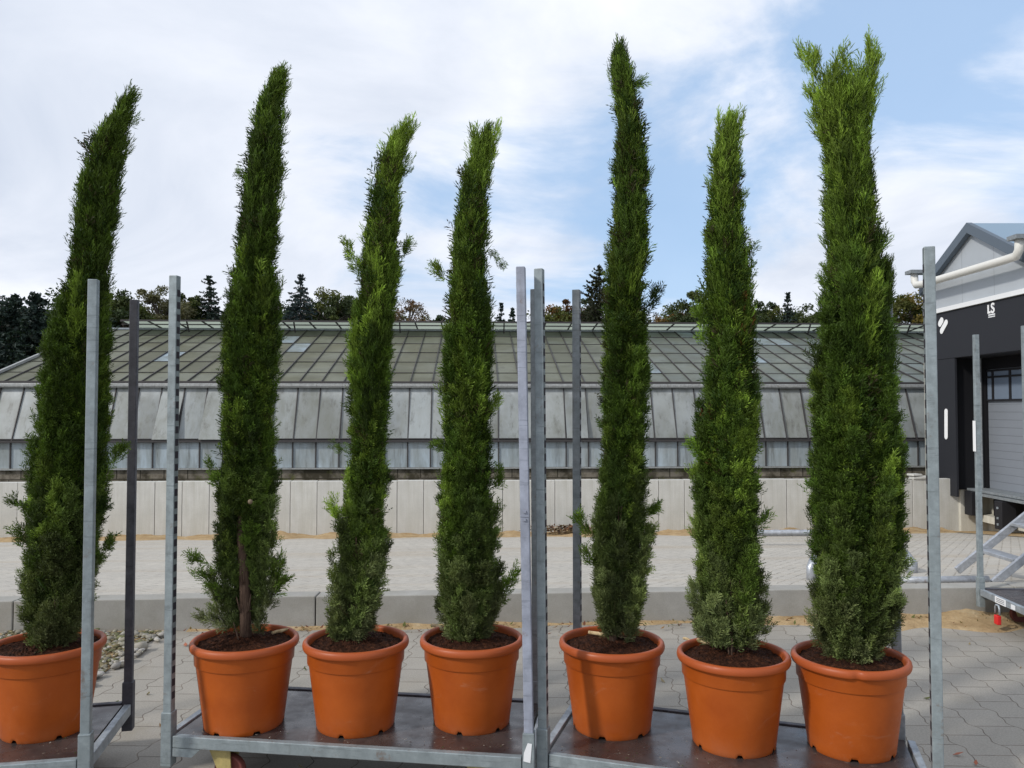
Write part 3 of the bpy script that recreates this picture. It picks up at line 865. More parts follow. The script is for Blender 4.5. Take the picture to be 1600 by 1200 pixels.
# drain strip along the building
p0, p1 = (8.25, 16.0), (8.5, 9.5)
mb = MB()
mb.add([(8.20, 16.1, apron_z(8.2, 16.1) + .004), (8.24, 16.1, apron_z(8.24, 16.1) + .004), (8.24, 9, apron_z(8.24, 9) + .004), (8.20, 9, apron_z(8.2, 9) + .004)], [(0, 1, 2, 3)])
props(mb.build('drain_channel', MAT['galv_mid']), kind='structure')
mb = MB()
mb.add([(8.24, 16.1, apron_z(8.24, 16.1) + .008), (9.2, 16.1, apron_z(9.2, 16.1) + .008), (9.2, 9, apron_z(9.2, 9) + .008), (8.24, 9, apron_z(8.24, 9) + .008)], [(0, 1, 2, 3)])
props(mb.build('sandy_margin', MAT['sand']), kind='structure')

# steel wheel guides on the apron
def grd(px, py):
    """point of the sloping apron seen at a pixel"""
    d = ray(px, py)
    lo, hi = 4.0, 25.0
    for _ in range(50):
        m_ = (lo + hi) / 2; P = Vector((d.x, d.y, d.z)) * (m_ / d.y); z = HCAM + P.z
        if z > apron_z(P.x, m_): lo = m_
        else: hi = m_
    return Vector((P.x, lo, HCAM + P.z))
g0 = grd(1160, 852); g1 = grd(1395, 852)
h_ = .17
mb = MB()
e1 = grd(1425, 895); e1b = e1 + Vector((0, 0, .10))
pl = [g0 + Vector((0, 0, -.05)), g0 + Vector((0, 0, h_ - .06)), g0 + Vector((.08, 0, h_)), g1 + Vector((-.25, 0, h_)), g1 + Vector((-.1, -.15, h_)), e1 + Vector((0, .6, .16)), e1 + Vector((0, .12, .13)), e1 + Vector((0, 0, .08)), e1 + Vector((0, 0, -.05))]
mb.tube(pl, .046, 14)
props(mb.build('wheel_guide', MAT['alu'], smooth=True), 'bent steel tube wheel guide on the apron partly hidden by the rightmost tree', 'wheel guide', 'steel tube wheel guides on the apron')
e2 = grd(1268, 906)
mb = MB(); mb.tube([e2 + Vector((0, 0, -.05)), e2 + Vector((0, 0, .10)), e2 + Vector((.03, .03, .145)), e2 + Vector((.3, .3, .15)), e2 + Vector((.55, .6, .12)), e2 + Vector((.6, .65, -.15))], .038, 14)
props(mb.build('wheel_guide', MAT['alu'], smooth=True), 'short steel tube hoop rising at the left edge of the rightmost tree', 'wheel guide', 'steel tube wheel guides on the apron')
a = grd(1405, 913); b = grd(1566, 913)
mb = MB(); mb.tube([Vector((a.x, kerb_y(a.x) + .22, .222)), Vector((b.x, kerb_y(b.x) + .22, .222))], .028, 12)
props(mb.build('wheel_guide', MAT['alu'], smooth=True), 'straight steel tube lying just behind the kerb left of the trolley with the red lock', 'wheel guide', 'steel tube wheel guides on the apron')

# ------------------------------------------------------------------ plant trolleys
POST_H = 2.04
def trolley(fl, fr, label, mats=(None,) * 4, lean=(0, 0, 0, 0), depth=.565, roll=0.0, deck_z=.215, post_h=POST_H, name='plant_trolley', tops=(0, 0, 0, 0), shift=(0, 0, 0, 0)):
    """fl, fr: (x, y) of the front left and front right post centres"""
    fl = Vector((*fl, 0)); fr = Vector((*fr, 0)); d = fr - fl; W = d.length
    rz = math.atan2(d.y, d.x)
    root = empty(name, fl, rz, label, 'trolley', 'steel plant trolleys')
    D = depth
    # deck
    mb = MB(); mb.box((.02, .02, deck_z - .022), (W - .02, D - .02, deck_z - .006)); mb.build('deck', MAT['ply'], root)
    # rails
    t = .028; h = .046
    for k, (a, b) in enumerate((((.026, -.004, 0), (W - .026, -.004, 0)), ((.026, D + .004, 0), (W - .026, D + .004, 0)), ((-.004, .03, 0), (-.004, D - .03, 0)), ((W + .004, .03, 0), (W + .004, D - .03, 0)))):
        mb = MB(); a = Vector(a); b = Vector(b); a.z = b.z = deck_z - h / 2
        mb.bar(a, b, t, h)
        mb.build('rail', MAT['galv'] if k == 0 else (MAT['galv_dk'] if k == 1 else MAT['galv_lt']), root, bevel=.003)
    for cx in (0, W):
        sx = 1 if cx == 0 else -1
        for yy in (-.004, D + .004):
            mb = MB()
            x0 = cx + sx * .027; z1 = deck_z - h - .001
            pts = [(x0, z1), (x0 + sx * .115, z1), (x0 + sx * .08, z1 - .032), (x0, z1 - .032)]
            vs_ = [(p[0], yy - .013, p[1]) for p in pts] + [(p[0], yy + .013, p[1]) for p in pts]
            mb.add(vs_, [(0, 1, 2, 3), (7, 6, 5, 4), (0, 4, 5, 1), (1, 5, 6, 2), (2, 6, 7, 3), (3, 7, 4, 0)])
            mb.build('gusset', MAT['galv'], root)
    # posts with sockets and slots
    pw, pd = .034, .032
    corners = ((0, 0), (W, 0), (0, D), (W, D))
    for k, (cx, cy) in enumerate(corners):
        m_ = mats[k] or MAT['galv']
        ln = lean[k]; top = post_h + tops[k]; cx0 = cx; sx = 1 if cx == 0 else -1; cx = cx + shift[k]
        zs = .305
        mb = MB()
        mb.box((cx - pw / 2 - .005, cy - pd / 2 - .006, .095), (cx + pw / 2 + .005, cy + pd / 2 + .006, zs))
        mb.build('post_socket', m_ if m_ is not MAT['painted'] else MAT['galv'], root, bevel=.003)
        # closed box post; slots are flat quads, their inside shade painted as dark colour
        mb = MB(); z0 = zs - .02
        def P(x, y, z): return (x + ln * (z - z0), y, z)
        pts = [(-pw / 2, -pd / 2), (pw / 2, -pd / 2), (pw / 2, pd / 2), (-pw / 2, pd / 2)]
        vs_ = [P(cx + a, cy + b, z0) for a, b in pts] + [P(cx + a, cy + b, top) for a, b in pts]
        mb.add(vs_, [(4, 5, 6, 7), (0, 1, 5, 4), (1, 2, 6, 5), (2, 3, 7, 6), (3, 0, 4, 7)])
        post = mb.build('post', m_, root, bevel=.003)
        sl = MB(); z = zs + .05
        while z < top - .08:
            xx = cx + sx * (pw / 2 + .0006)
            a0 = P(xx, cy - .011, z); a1 = P(xx, cy + .011, z); b1_ = P(xx, cy + .011, z + .028); b0 = P(xx, cy - .011, z + .028)
            sl.add([a0, a1, b1_, b0], [(0, 1, 2, 3)])
            z += .05
        sl.build('post_slots', MAT['slot'], post)
    # casters
    for i, (cx, cy) in enumerate(((.20, .06), (W - .20, .06), (.20, D - .06), (W - .20, D - .06))):
        cs = MB()
        cs.box((cx - .05, cy - .045, deck_z - .052), (cx + .05, cy + .045, deck_z - .046))
        for s_ in (-1, 1):
            cs.add([(cx - .045, cy + s_ * .03, deck_z - .053), (cx + .045, cy + s_ * .03, deck_z - .053), (cx + .052, cy + s_ * .03, .055), (cx + .005, cy + s_ * .03, .05),
                    (cx - .045, cy + s_ * .036, deck_z - .053), (cx + .045, cy + s_ * .036, deck_z - .053), (cx + .052, cy + s_ * .036, .055), (cx + .005, cy + s_ * .036, .05)],
                   [(0, 1, 2, 3), (7, 6, 5, 4), (0, 4, 5, 1), (1, 5, 6, 2), (2, 6, 7, 3), (3, 7, 4, 0)])
        ca = cs.build('caster', MAT['yellow'], root)
        wh = MB(); wr = .062
        wx = cx + .03
        n = 24
        ring = [(.02, .015), (.05, .014), (wr - .004, .018), (wr, .012), (wr, -.012), (wr - .004, -.018), (.05, -.014), (.02, -.015)]
        b_ = len(wh.v)
        for (r_, o_) in ring:
            for q in range(n):
                an = 2 * math.pi * q / n
                wh.v.append((wx + r_ * math.cos(an), cy + o_, wr + .002 + r_ * math.sin(an)))
        for j in range(len(ring) - 1):
            for q in range(n):
                q2 = (q + 1) % n
                wh.f.append((b_ + j * n + q, b_ + j * n + q2, b_ + (j + 1) * n + q2, b_ + (j + 1) * n + q))
        wh.build('wheel', MAT['tyre'], ca, smooth=True)
    if roll: root.rotation_euler[1] = roll
    return root

gm, gk, gd, gl = MAT['galv'], MAT['galv_mid'], MAT['galv_dk'], MAT['galv_lt']
def px_post(px, py_top, h=POST_H):
    """post centre whose top (at height h) is seen at this pixel"""
    p = on_z(px, py_top, h); return (p.x, p.y)
a2 = px_post(273.5, 431); b2_ = px_post(826, 417)
a3 = px_post(848, 420); b3 = px_post(1451, 386)
b1_ = px_post(146.5, 437, 1.99); r1 = px_post(211, 469, 1.99)
# first trolley: front right post b1_, rear right r1, runs off to the left
dv = Vector((r1[0] - b1_[0], r1[1] - b1_[1])).normalized()
ux = Vector((dv.y, -dv.x))
a1 = (b1_[0] - ux.x * 1.37, b1_[1] - ux.y * 1.37)
T1 = trolley(a1, b1_, 'plant trolley at the left edge with one dark rear post', (gm, gm, gk, gd), post_h=1.99)
T2 = trolley(a2, b2_, 'middle plant trolley whose right front post is painted pale lilac grey', (gm, MAT['painted'], gk, gk), lean=(0, -.017, 0, -.004), shift=(0, 0, 0, -.035))
T3 = trolley(a3, b3, 'plant trolley on the right carrying the three potted cypresses with the tallest one', (gm, gm, gk, gk), lean=(-.008, 0, 0, -.010), shift=(0, 0, 0, -.036))
# chipped paint marks and rivets on the painted post
posts = [c for c in T2.children if c.name.startswith('post') and 'socket' not in c.name and 'slots' not in c.name]
pr = posts[1]
W2 = (Vector(b2_) - Vector(a2)).length
mb = MB()
for (z, s_) in ((1.115, 1), (1.085, 1)):
    mb.box((W2 - .018, -.022, z), (W2 - .008, -.0155, z + .008))
mb.box((W2 - .031, -.0185, 1.10), (W2 + .003, -.0155, 1.104)); mb.build('rivet', MAT['painted'], pr)
mb = MB(); mb.add([(W2 - .018, -.0245, .205), (W2 + .008, -.0245, .20), (W2 + .014, -.0245, .27), (W2 - .002, -.0245, .272), (W2 - .016, -.0245, .235)], [(0, 1, 2, 3, 4)])
mb.build('torn_label', MAT['sticker'], T2)
# fourth trolley, seen end on at the right edge (short side toward the left)
q0 = px_post(1524.5, 523); q1 = px_post(1601, 509)
T4 = trolley(q0, q1, 'plant trolley at the right edge with a red lock hanging from its rail', (MAT['galv'], MAT['galv'], gk, gk), deck_z=.225)
T4.location = (q1[0], q1[1], 0)
v4 = Vector((q0[0] - q1[0], q0[1] - q1[1])); v4.normalize()
# rebuild orientation: local +y points from the near post (q1) to the far post (q0), local +x to the right
for c in list(T4.children): 
    for cc in list(c.children): bpy.data.objects.remove(cc)
    bpy.data.objects.remove(c)
bpy.data.objects.remove(T4)
ux4 = Vector((v4.y, -v4.x))
T4 = trolley(q1, (q1[0] + ux4.x * 1.35, q1[1] + ux4.y * 1.35), 'plant trolley at the right edge, seen end on, with stickers on its short rail', (gm, gk, gm, gk), depth=(Vector(q0) - Vector(q1)).length, deck_z=.225)
D4 = (Vector(q0) - Vector(q1)).length
mb = MB(); mb.box((-.0225, D4 * .40, .182), (-.0200, D4 * .62, .226)); st = mb.build('sticker', MAT['sticker'], T4)
mb = MB()
for zz_ in (.192, .203, .214): mb.box((-.0235, D4 * .43, zz_), (-.0226, D4 * .59, zz_ + .003))
mb.build('sticker_print', MAT['dark_plastic'], st)
mb = MB(); mb.box((-.0225, D4 * .22, .186), (-.0200, D4 * .30, .216)); mb.build('sticker', MAT['sticker'], T4)
mb = MB(); pz_ = 1.14
mb.box((-.025, D4 - .022, 1.20), (-.0225, D4 + .016, 1.42)); mb.build('sticker', MAT['white'], T4)
lk = empty('padlock', T4.matrix_basis @ Vector((-.045, D4 * .50, .10)), T4.rotation_euler[2], 'red lock with steel shackle hanging from the rail of the rightmost trolley', 'lock')
mb = MB(); mb.tube([(0, -.026, .02), (0, -.026, .06), (0, -.015, .078), (0, .015, .078), (0, .026, .06), (0, .026, .02)], .007, 8); mb.build('shackle', MAT['galv_lt'], lk, smooth=True)
mb = MB(); mb.box((-.014, -.024, -.05), (.014, .024, .012)); mb.build('lock_body', MAT['red'], lk, bevel=.006)

# aluminium steps behind the kerb
ST = empty('access_steps', (3.62, 6.5, .13), 0, 'grey aluminium steps standing behind the kerb and the rightmost trolley', 'steps')
for yy in (0, -.48):
    mb = MB(); mb.bar((0, yy, .06), (1.35, yy, 1.12), .03, .06); mb.build('stringer', MAT['alu'], ST, bevel=.004)
for k in range(1, 6):
    mb = MB(); xx = .27 * k - .06; z = .06 + xx * .785
    mb.box((xx - .05, -.462, z - .010), (xx + .08, -.018, z + .016)); mb.build('tread', MAT['alu'], ST, bevel=.004)
mb = MB(); mb.bar((1.35, 0, 1.12), (2.3, 0, 1.12), .03, .085); mb.bar((1.35, -.48, 1.12), (2.3, -.48, 1.12), .03, .085); mb.box((1.36, -.46, 1.1), (2.3, -.02, 1.13)); mb.box((2.2, -.48, .0), (2.24, -.44, 1.08)); mb.box((2.2, -.03, .0), (2.24, .01, 1.08))
mb.build('platform', MAT['alu'], ST)

# crumbs of soil and bits of green on the decks
for T, Wd, dep, lab, sd_ in ((T1, 1.37, .565, 'soil crumbs and bits of green on the deck of the left trolley', 41), (T2, W2, .565, 'soil crumbs and bits of green on the deck of the middle trolley', 42),
                        (T3, (Vector(b3) - Vector(a3)).length, .565, 'soil crumbs and bits of green on the deck of the right trolley', 43)):
    Mx = Matrix.Translation(T.location) @ Matrix.Rotation(T.rotation_euler[2], 4, 'Z'); pts = []
    for i in range(170):
        p = Mx @ Vector((random.uniform(.05, Wd - .05), random.uniform(.03, dep - .03) if i % 2 else abs(random.gauss(.03, .05)) + .02, .2105)); pts.append(tuple(p))
    litter('deck_crumbs', pts, .009, [(.03, .015, .01), (.06, .03, .02), (.30, .26, .20), (.05, .08, .02), (.45, .42, .36)], sd_, lab, 'debris', flat=.12)

# ------------------------------------------------------------------ cypresses in pots
def sprig_templates(nt=6, seed=5, wk=1.0, ang=1.0):
    out_ = []
    rs = np.random.RandomState(seed)
    for t in range(nt):
        quads = []; tip = []
        def blade(p, d, l, w):
            w *= wk
            d = d / np.linalg.norm(d)
            n = rs.normal(size=3); s = np.cross(d, n); s /= np.linalg.norm(s)
            quads.append([p, p + d * l * .45 + s * w / 2, p + d * l, p + d * l * .45 - s * w / 2])
        blade(np.array([0, 0, 0.]), np.array([0, 0, 1.]), 1.0, .07)
        nb = 7
        for k in range(nb):
            z = .05 + .80 * k / nb
            a = (k % 2) * math.pi + rs.normal() * .6
            out = np.array([math.cos(a), math.sin(a) * .8, 0])
            d = out * rs.uniform(.55, .95) * ang + np.array([0, 0, 1.0]) + rs.normal(size=3) * .12
            d /= np.linalg.norm(d)
            l = (.55 - .28 * k / nb) * rs.uniform(.8, 1.25)
            p = np.array([0, 0, z])
            blade(p, d, l, .095)
            for m in range(2):
                q = p + d * l * (.30 + .32 * m)
                sgn = 1 if m % 2 else -1
                side = np.cross(d, [0, 0, 1]) * sgn * .75 + rs.normal(size=3) * .35
                dd = d + side
                blade(q, dd, l * rs.uniform(.40, .60), .085)
        q = np.array(quads)                       # (n,4,3)
        out_.append(q)
    return out_
TPL = sprig_templates(wk=.70) + sprig_templates(seed=9, wk=.42, ang=.5)      # full tufts, then fine wispy ones

class Foliage:
    def __init__(s, seed): s.p = []; s.d = []; s.l = []; s.c = []; s.P2 = []; s.D2 = []; s.L2 = []; s.C2 = []; s.K2 = []; s.rs = np.random.RandomState(seed)
    def plume(s, a, b, w, n, ls, col, spread=.42, droop=0.0):
        rs = s.rs; a = np.array(a, float); b = np.array(b, float); ax = b - a; L = np.linalg.norm(ax); axn = ax / L
        for k in range(n):
            t = .12 + .88 * (k + rs.rand()) / n
            rad = rs.normal(size=3); rad -= axn * rad.dot(axn); rad /= np.linalg.norm(rad)
            off = rad * w * (1 - t) ** .6 * rs.uniform(.3, 1.0)
            d = axn + rad * spread * rs.uniform(.4, 1.3) * (1.05 - .7 * t) + rs.normal(size=3) * .10
            d[2] -= droop
            s.p.append(a + ax * t * .93 + off); s.d.append(d / np.linalg.norm(d)); s.l.append(ls * rs.uniform(.7, 1.2)); s.c.append(col * rs.uniform(.82, 1.2))
    def lobe(s, a, b, w, col, nt=None, ls=.056, spread=.55, per=5, dj=.22, fine=False):
        """one upright side branch: tufts of sprigs over its surface"""
        rs = s.rs; a = np.array(a, float); b = np.array(b, float); ax = b - a; L = np.linalg.norm(ax); axn = ax / L
        if nt is None: nt = int(6 + 36 * (L / .35) * (w / .045) ** .8 * (1.25 if fine else 1))
        t = rs.rand(nt) ** .85
        rad = rs.normal(size=(nt, 3)); rad -= np.outer(rad @ axn, axn); rad /= np.linalg.norm(rad, axis=1)[:, None]
        prof = np.sqrt(np.clip(1 - t, 0, 1)) * np.minimum(1, .35 + t * 2.2)
        cen = a + np.outer(t, ax) + rad * (w * prof * rs.uniform(.55, 1.1, nt))[:, None]
        dr = axn + rad * (spread * (1.1 - .6 * t))[:, None] + rs.normal(size=(nt, 3)) * .10
        tc_ = rs.uniform(.55, 1.25, nt) * np.where(rs.rand(nt) < .12, 1.55, 1.0)
        for j in range(per):
            pos = cen + rs.normal(size=(nt, 3)) * .009 - dr * .018
            d = dr + rs.normal(size=(nt, 3)) * dj; d /= np.linalg.norm(d, axis=1)[:, None]
            s.P2.append(pos); s.D2.append(d); s.L2.append(ls * rs.uniform(.65, 1.3, nt)); s.K2.append(np.full(nt, 6 if fine else 0)); s.C2.append(col[None, :] * (tc_ * rs.uniform(.85, 1.15, nt))[:, None])
    def build(s, name, parent, mat):
        P = np.concatenate([np.array(s.p).reshape(-1, 3)] + s.P2); D = np.concatenate([np.array(s.d).reshape(-1, 3)] + s.D2)
        L = np.concatenate([np.array(s.l)] + s.L2); C = np.concatenate([np.array(s.c).reshape(-1, 3)] + s.C2); n = len(P); rs = s.rs
        Rv = rs.normal(size=(n, 3)); X = np.cross(D, Rv); X /= np.linalg.norm(X, axis=1)[:, None]; Y = np.cross(D, X)
        B = np.stack([X, Y, D], axis=2) * L[:, None, None]       # columns
        which = rs.randint(6, size=n) + np.concatenate([np.zeros(len(s.p), int)] + s.K2)
        VV, CC = [], []
        for t, q in enumerate(TPL):
            idx = np.where(which == t)[0]
            if not len(idx): continue
            v = np.einsum('nij,qkj->nqki', B[idx], q) + P[idx][:, None, None, :]
            zt = q[:, :, 2]                                        # paler toward the young tips
            tip = np.clip(zt, 0, 1)[None, :, :, None]
            c = C[idx][:, None, None, :] * (1 + .45 * tip) + np.array([.010, .012, .0])[None, None, None] * tip
            VV.append(v.reshape(-1, 3)); CC.append(c.reshape(-1, 3))
        V = np.concatenate(VV); Cc = np.concatenate(CC)
        F = np.arange(len(V)).reshape(-1, 4)
        off = np.array(parent.location)
        return mesh_np(name, V - off, F, mat, np.clip(Cc, .004, .6), parent)

G_DARK = np.array([.021, .046, .007]); G_MID = np.array([.082, .140, .016]); G_LT = np.array([.160, .235, .032]); G_OLV = np.array([.155, .175, .078])
G_BROWN = np.array([.16, .060, .022])

def cypress(idx, px, Yc, trunk_px, sil, extras, label, tone=1.0, low_open=0.0, light_top=.5, brown=0.0, seed=1, dens=1.0, potrot=0.0, notch=None):
    zd = .212
    base = at(px, 1100, Yc)
    root = empty('potted_cypress', (base.x, Yc, zd - .003), 0, label, 'potted tree', 'potted cypresses on the trolleys')
    # pot
    prof = [(.155, 0), (.1585, .006), (.1597, .021), (.1604, .026), (.1617, .036), (.1638, .052), (.1700, .10), (.1778, .16), (.1907, .2585), (.1910, .2602), (.1960, .2610), (.1966, .2622), (.1985, .312), (.2005, .3155),
            (.2125, .317), (.2155, .323), (.2165, .332), (.2140, .342), (.2075, .3485), (.2000, .349), (.1945, .344), (.1925, .334), (.1900, .30), (.180, .25), (.0, .25)]
    def warp(i, a, r, z):
        if i == 0 or i == 1:
            for na in range(6):
                dd = abs((a - potrot - na * math.pi / 3 + math.pi) % (2 * math.pi) - math.pi)
                if dd < .075: z += .012
        if i >= 14 and i < 21 and notch is not None:
            dd = abs((a - notch + math.pi) % (2 * math.pi) - math.pi); r -= .010 * math.exp(-(dd / .07) ** 2)
        r *= 1 + .006 * math.sin(2 * a + idx)
        return r, z
    mb = MB(); mb.lathe(prof, 144, warp=warp)
    mb.build('pot', pot_mat(idx), root, smooth=True)
    # soil
    rs = np.random.RandomState(seed + 50)
    mb = MB(); nr, na = 26, 72
    for i in range(nr + 1):
        for k in range(na):
            r = .191 * (i + .02) / nr; a = 2 * math.pi * k / na
            x_, y_ = r * math.cos(a), r * math.sin(a)
            z = .333 + .018 * math.exp(-(r / .07) ** 2) - .010 * (r / .19) ** 3 + .006 * math.sin(30 * x_ + idx) * math.cos(26 * y_) + rs.uniform(-.005, .005)
            mb.v.append((x_, y_, z))
    for i in range(nr):
        for k in range(na):
            k2 = (k + 1) % na
            mb.f.append((i * na + k, i * na + k2, (i + 1) * na + k2, (i + 1) * na + k))
    mb.build('soil', MAT['soil'], root)
    # silhouette -> profile
    rows = []
    for (y, xl, xr) in sil:
        a = at(xl, y, Yc); b = at(xr, y, Yc); rows.append((a.z, (a.x + b.x) / 2, (b.x - a.x) / 2))
    rows.sort(); Z = np.array([r[0] for r in rows]); CX = np.array([r[1] for r in rows]); HW = np.array([r[2] for r in rows])
    cxf = lambda z: float(np.interp(z, Z, CX)); hwf = lambda z: float(np.interp(z, Z, HW))
    # trunk
    tp = at(trunk_px, 990, Yc); zb = zd + .31
    pts = [(tp.x - base.x, 0, .30)]; rad = [.025 if idx == 2 else .019]
    zz_ = zb + .12
    while zz_ < Z[-1] - .25:
        f = min(1, (zz_ - zb) / .7)
        pts.append(((tp.x * (1 - f) + cxf(zz_) * f) - base.x, .008 * math.sin(zz_ * 5), zz_ - zd)); rad.append(max(.003, (.023 if idx == 2 else .017) * (1 - (zz_ - zb) / (Z[-1] - zb)) + .001)); zz_ += .12
    mb = MB(); mb.tube(pts, rad, 12)
    for k in range(26):                            # bare inner limbs
        f = rs.uniform(0.03, .5); i0 = int(f * (len(pts) - 2)) ; p0 = Vector(pts[i0]); a = rs.rand() * 6.28; l = rs.uniform(.03, .075)
        mb.tube([p0, p0 + Vector((math.cos(a) * l * .6, math.sin(a) * l * .6, l * .7)), p0 + Vector((math.cos(a) * l, math.sin(a) * l, l * 1.9))], [.005, .0035, .0018], 5)
    mb.build('trunk', MAT['bark'], root, smooth=True)
    # crown
    fo = Foliage(seed); rs = fo.rs
    ph = rs.rand(8) * 6.28
    zs = np.linspace(Z[0], Z[-1], 400)
    frac = (zs - Z[0]) / (Z[-1] - Z[0])
    wgt = (np.interp(zs, Z, HW) + .025) * np.where(frac < .22, 1 - low_open * (1 - frac / .22), 1.0) * (1 - .15 * frac)
    area = np.trapz(wgt, zs) if hasattr(np, 'trapz') else np.trapezoid(wgt, zs)
    npl = int(215 * area * dens / .25)
    cdf = np.cumsum(wgt); cdf /= cdf[-1]
    for k in range(npl):
        z = float(np.interp((k + rs.rand()) / npl, cdf, zs)); f = (z - Z[0]) / (Z[-1] - Z[0])
        th = k * 2.39996 + rs.normal() * .35
        hw = hwf(z)
        if f < .26 and math.sin(th) < -.25 and abs(math.cos(th)) < .72 and rs.rand() < low_open * 1.35: continue
        if low_open > .9 and f < .27 and math.sin(th) < .7 and abs(math.cos(th)) < .92: continue
        w = (.011 + .19 * hw) * rs.uniform(.65, 1.3)
        outer = rs.rand() < .80 or (low_open > .9 and f < .3)
        if low_open > .9 and f < .27: w *= .68
        u = (.90 + .16 * rs.rand() ** 1.5 - .22 * (rs.rand() < .3)) if outer else rs.uniform(.3, .7)
        if math.sin(3 * th + 1.2 * z + ph[5]) * .6 + math.sin(5 * th - .9 * z + ph[6]) * .4 < -.32: u *= .66
        rt = max(.001, hw * u - w * .55 - .016 + .030 * max(0, 1 - f / .40) - .014 * max(0, (f - .4) / .6))
        L = min(.55, .16 + 2.2 * hw) * rs.uniform(.55, 1.15) * (.60 if f < .16 else 1)
        zt = z - .035; z0 = max(Z[0] - .03, zt - L)
        if f < .5 and math.sin(th) < (.4 if low_open > .9 else -.2) and abs(math.cos(th)) < (.9 if low_open > .9 else .8) and rs.rand() < low_open * 1.1: z0 = max(z0, Z[0] + .20 * (Z[-1] - Z[0]) * low_open)
        zt = max(zt, z0 + .06)
        r0 = min(rt * .6, hwf(z0) * .6)
        if low_open > .9 and f < .22: r0 = max(r0, rt * .75)
        th0 = th + rs.normal() * .3
        A = (cxf(z0) + r0 * math.cos(th0), Yc + r0 * math.sin(th0) * .95, z0)
        Bp = (cxf(min(zt + .03, Z[-1])) + rt * math.cos(th), Yc + rt * math.sin(th) * .95, zt)
        m = .5 + .5 * math.sin(4 * th + 3.3 * z + ph[3]) * math.cos(2.1 * z + ph[4]); m = m * .35 + rs.rand() * .65
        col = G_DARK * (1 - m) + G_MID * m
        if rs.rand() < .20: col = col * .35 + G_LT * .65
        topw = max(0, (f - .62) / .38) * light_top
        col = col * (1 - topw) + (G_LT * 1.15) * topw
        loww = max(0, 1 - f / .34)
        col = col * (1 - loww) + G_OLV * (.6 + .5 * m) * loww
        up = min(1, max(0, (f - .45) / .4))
        col = col * rs.uniform(.55, 1.28)
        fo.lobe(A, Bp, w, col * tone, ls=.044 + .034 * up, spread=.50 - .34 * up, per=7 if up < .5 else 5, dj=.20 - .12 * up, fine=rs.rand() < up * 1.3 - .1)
        if rs.rand() < brown * 3 and abs(f - .62) < .2:
            fo.plume((A[0], A[1] - .01, A[2]), (Bp[0], Bp[1] - .02, Bp[2]), .008, 9, .055, G_BROWN * rs.uniform(.5, 1.2), spread=.15)
    # sparse shaded inner twigs with foliage round the stem
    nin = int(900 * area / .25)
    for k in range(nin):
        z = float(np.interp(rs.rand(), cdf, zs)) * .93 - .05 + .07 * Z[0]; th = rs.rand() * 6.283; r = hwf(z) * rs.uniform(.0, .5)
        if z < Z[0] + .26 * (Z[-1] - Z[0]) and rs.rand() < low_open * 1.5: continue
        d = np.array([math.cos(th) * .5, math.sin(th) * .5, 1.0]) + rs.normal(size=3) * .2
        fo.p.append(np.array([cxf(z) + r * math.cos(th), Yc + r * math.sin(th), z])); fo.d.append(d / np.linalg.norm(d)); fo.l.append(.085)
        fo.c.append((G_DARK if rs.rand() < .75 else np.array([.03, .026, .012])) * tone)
    for k in range(9):
        z1 = Z[-1] - .16 * (k / 9) ** 1.2 * (1 + rs.rand() * .5) - .05; z0 = z1 - rs.uniform(.12, .2); th = rs.rand() * 6.283; r1 = hwf(z1) * rs.uniform(.2, .85); r0 = hwf(z0) * .4
        fo.lobe((cxf(z0) + r0 * math.cos(th), Yc + r0 * math.sin(th), z0), (cxf(min(Z[-1], z1 + .04)) + r1 * math.cos(th), Yc + r1 * math.sin(th), z1), .009, (G_MID * (1 - light_top) + G_LT * light_top) * tone * rs.uniform(.8, 1.2), nt=9, ls=.07, per=3, spread=.2, dj=.12, fine=True)
    for (x0, y0, x1, y1, w, dy, c_) in extras:      # stray branches and twin tips
        a = at(x0, y0, Yc); b = at(x1, y1 + (20 if y1 < 250 else 8), Yc); a.y += dy * .3; b.y += dy
        col = {0: G_MID, 1: G_LT, 2: G_DARK, 3: G_OLV}[c_]
        tall = b.z > 2.6
        fo.lobe(a, b, w * (.55 if tall else .9), col * tone, ls=(.075 if tall else .05) if w > .009 else .035, per=3 if tall else 4, spread=.22 if tall else .4, dj=.12 if tall else .22, fine=tall)
    fo.build('crown', root, MAT['cyp'])
    return root

S1 = [(142, 204, 208), (160, 176, 208), (180, 150, 207), (220, 130, 203), (260, 122, 195), (300, 117, 190), (350, 112, 185), (400, 106, 182), (440, 98, 178), (480, 76, 180), (520, 62, 180),
      (560, 57, 178), (600, 54, 175), (640, 52, 172), (680, 43, 168), (720, 38, 168), (760, 40, 166), (800, 36, 165), (840, 28, 156), (870, 24, 152), (900, 26, 148), (930, 33, 142), (960, 42, 125), (990, 48, 112)]
E1 = [(150, 760, 192, 690, .022, 0, 0), (150, 880, 175, 832, .016, 0, 0), (45, 800, 22, 772, .012, 0, 0), (150, 800, 170, 775, .012, 0, 2), (40, 850, 25, 820, .012, 0, 0)]
S2 = [(97, 438, 446), (110, 428, 447), (130, 413, 444), (165, 393, 440), (185, 388, 446), (213, 381, 448), (247, 378, 446), (300, 368, 445), (347, 366, 441), (380, 363, 434), (410, 357, 436),
      (440, 343, 443), (470, 337, 447), (500, 336, 442), (550, 339, 438), (600, 340, 437), (650, 341, 435), (700, 332, 434), (750, 322, 437), (790, 321, 434), (825, 322, 425), (850, 318, 428),
      (880, 316, 436), (910, 316, 440), (935, 322, 436), (958, 328, 424), (975, 332, 415)]
E2 = [(420, 260, 448, 158, .026, 0, 0), (352, 888, 294, 860, .014, 0, 0), (355, 935, 303, 880, .016, 0, 0), (425, 910, 446, 850, .020, 0, 0), (352, 980, 310, 952, .014, 0, 3), (425, 925, 450, 890, .02, 0, 0), (385, 275, 368, 262, .008, 0, 0), (350, 765, 324, 718, .01, 0, 0)]
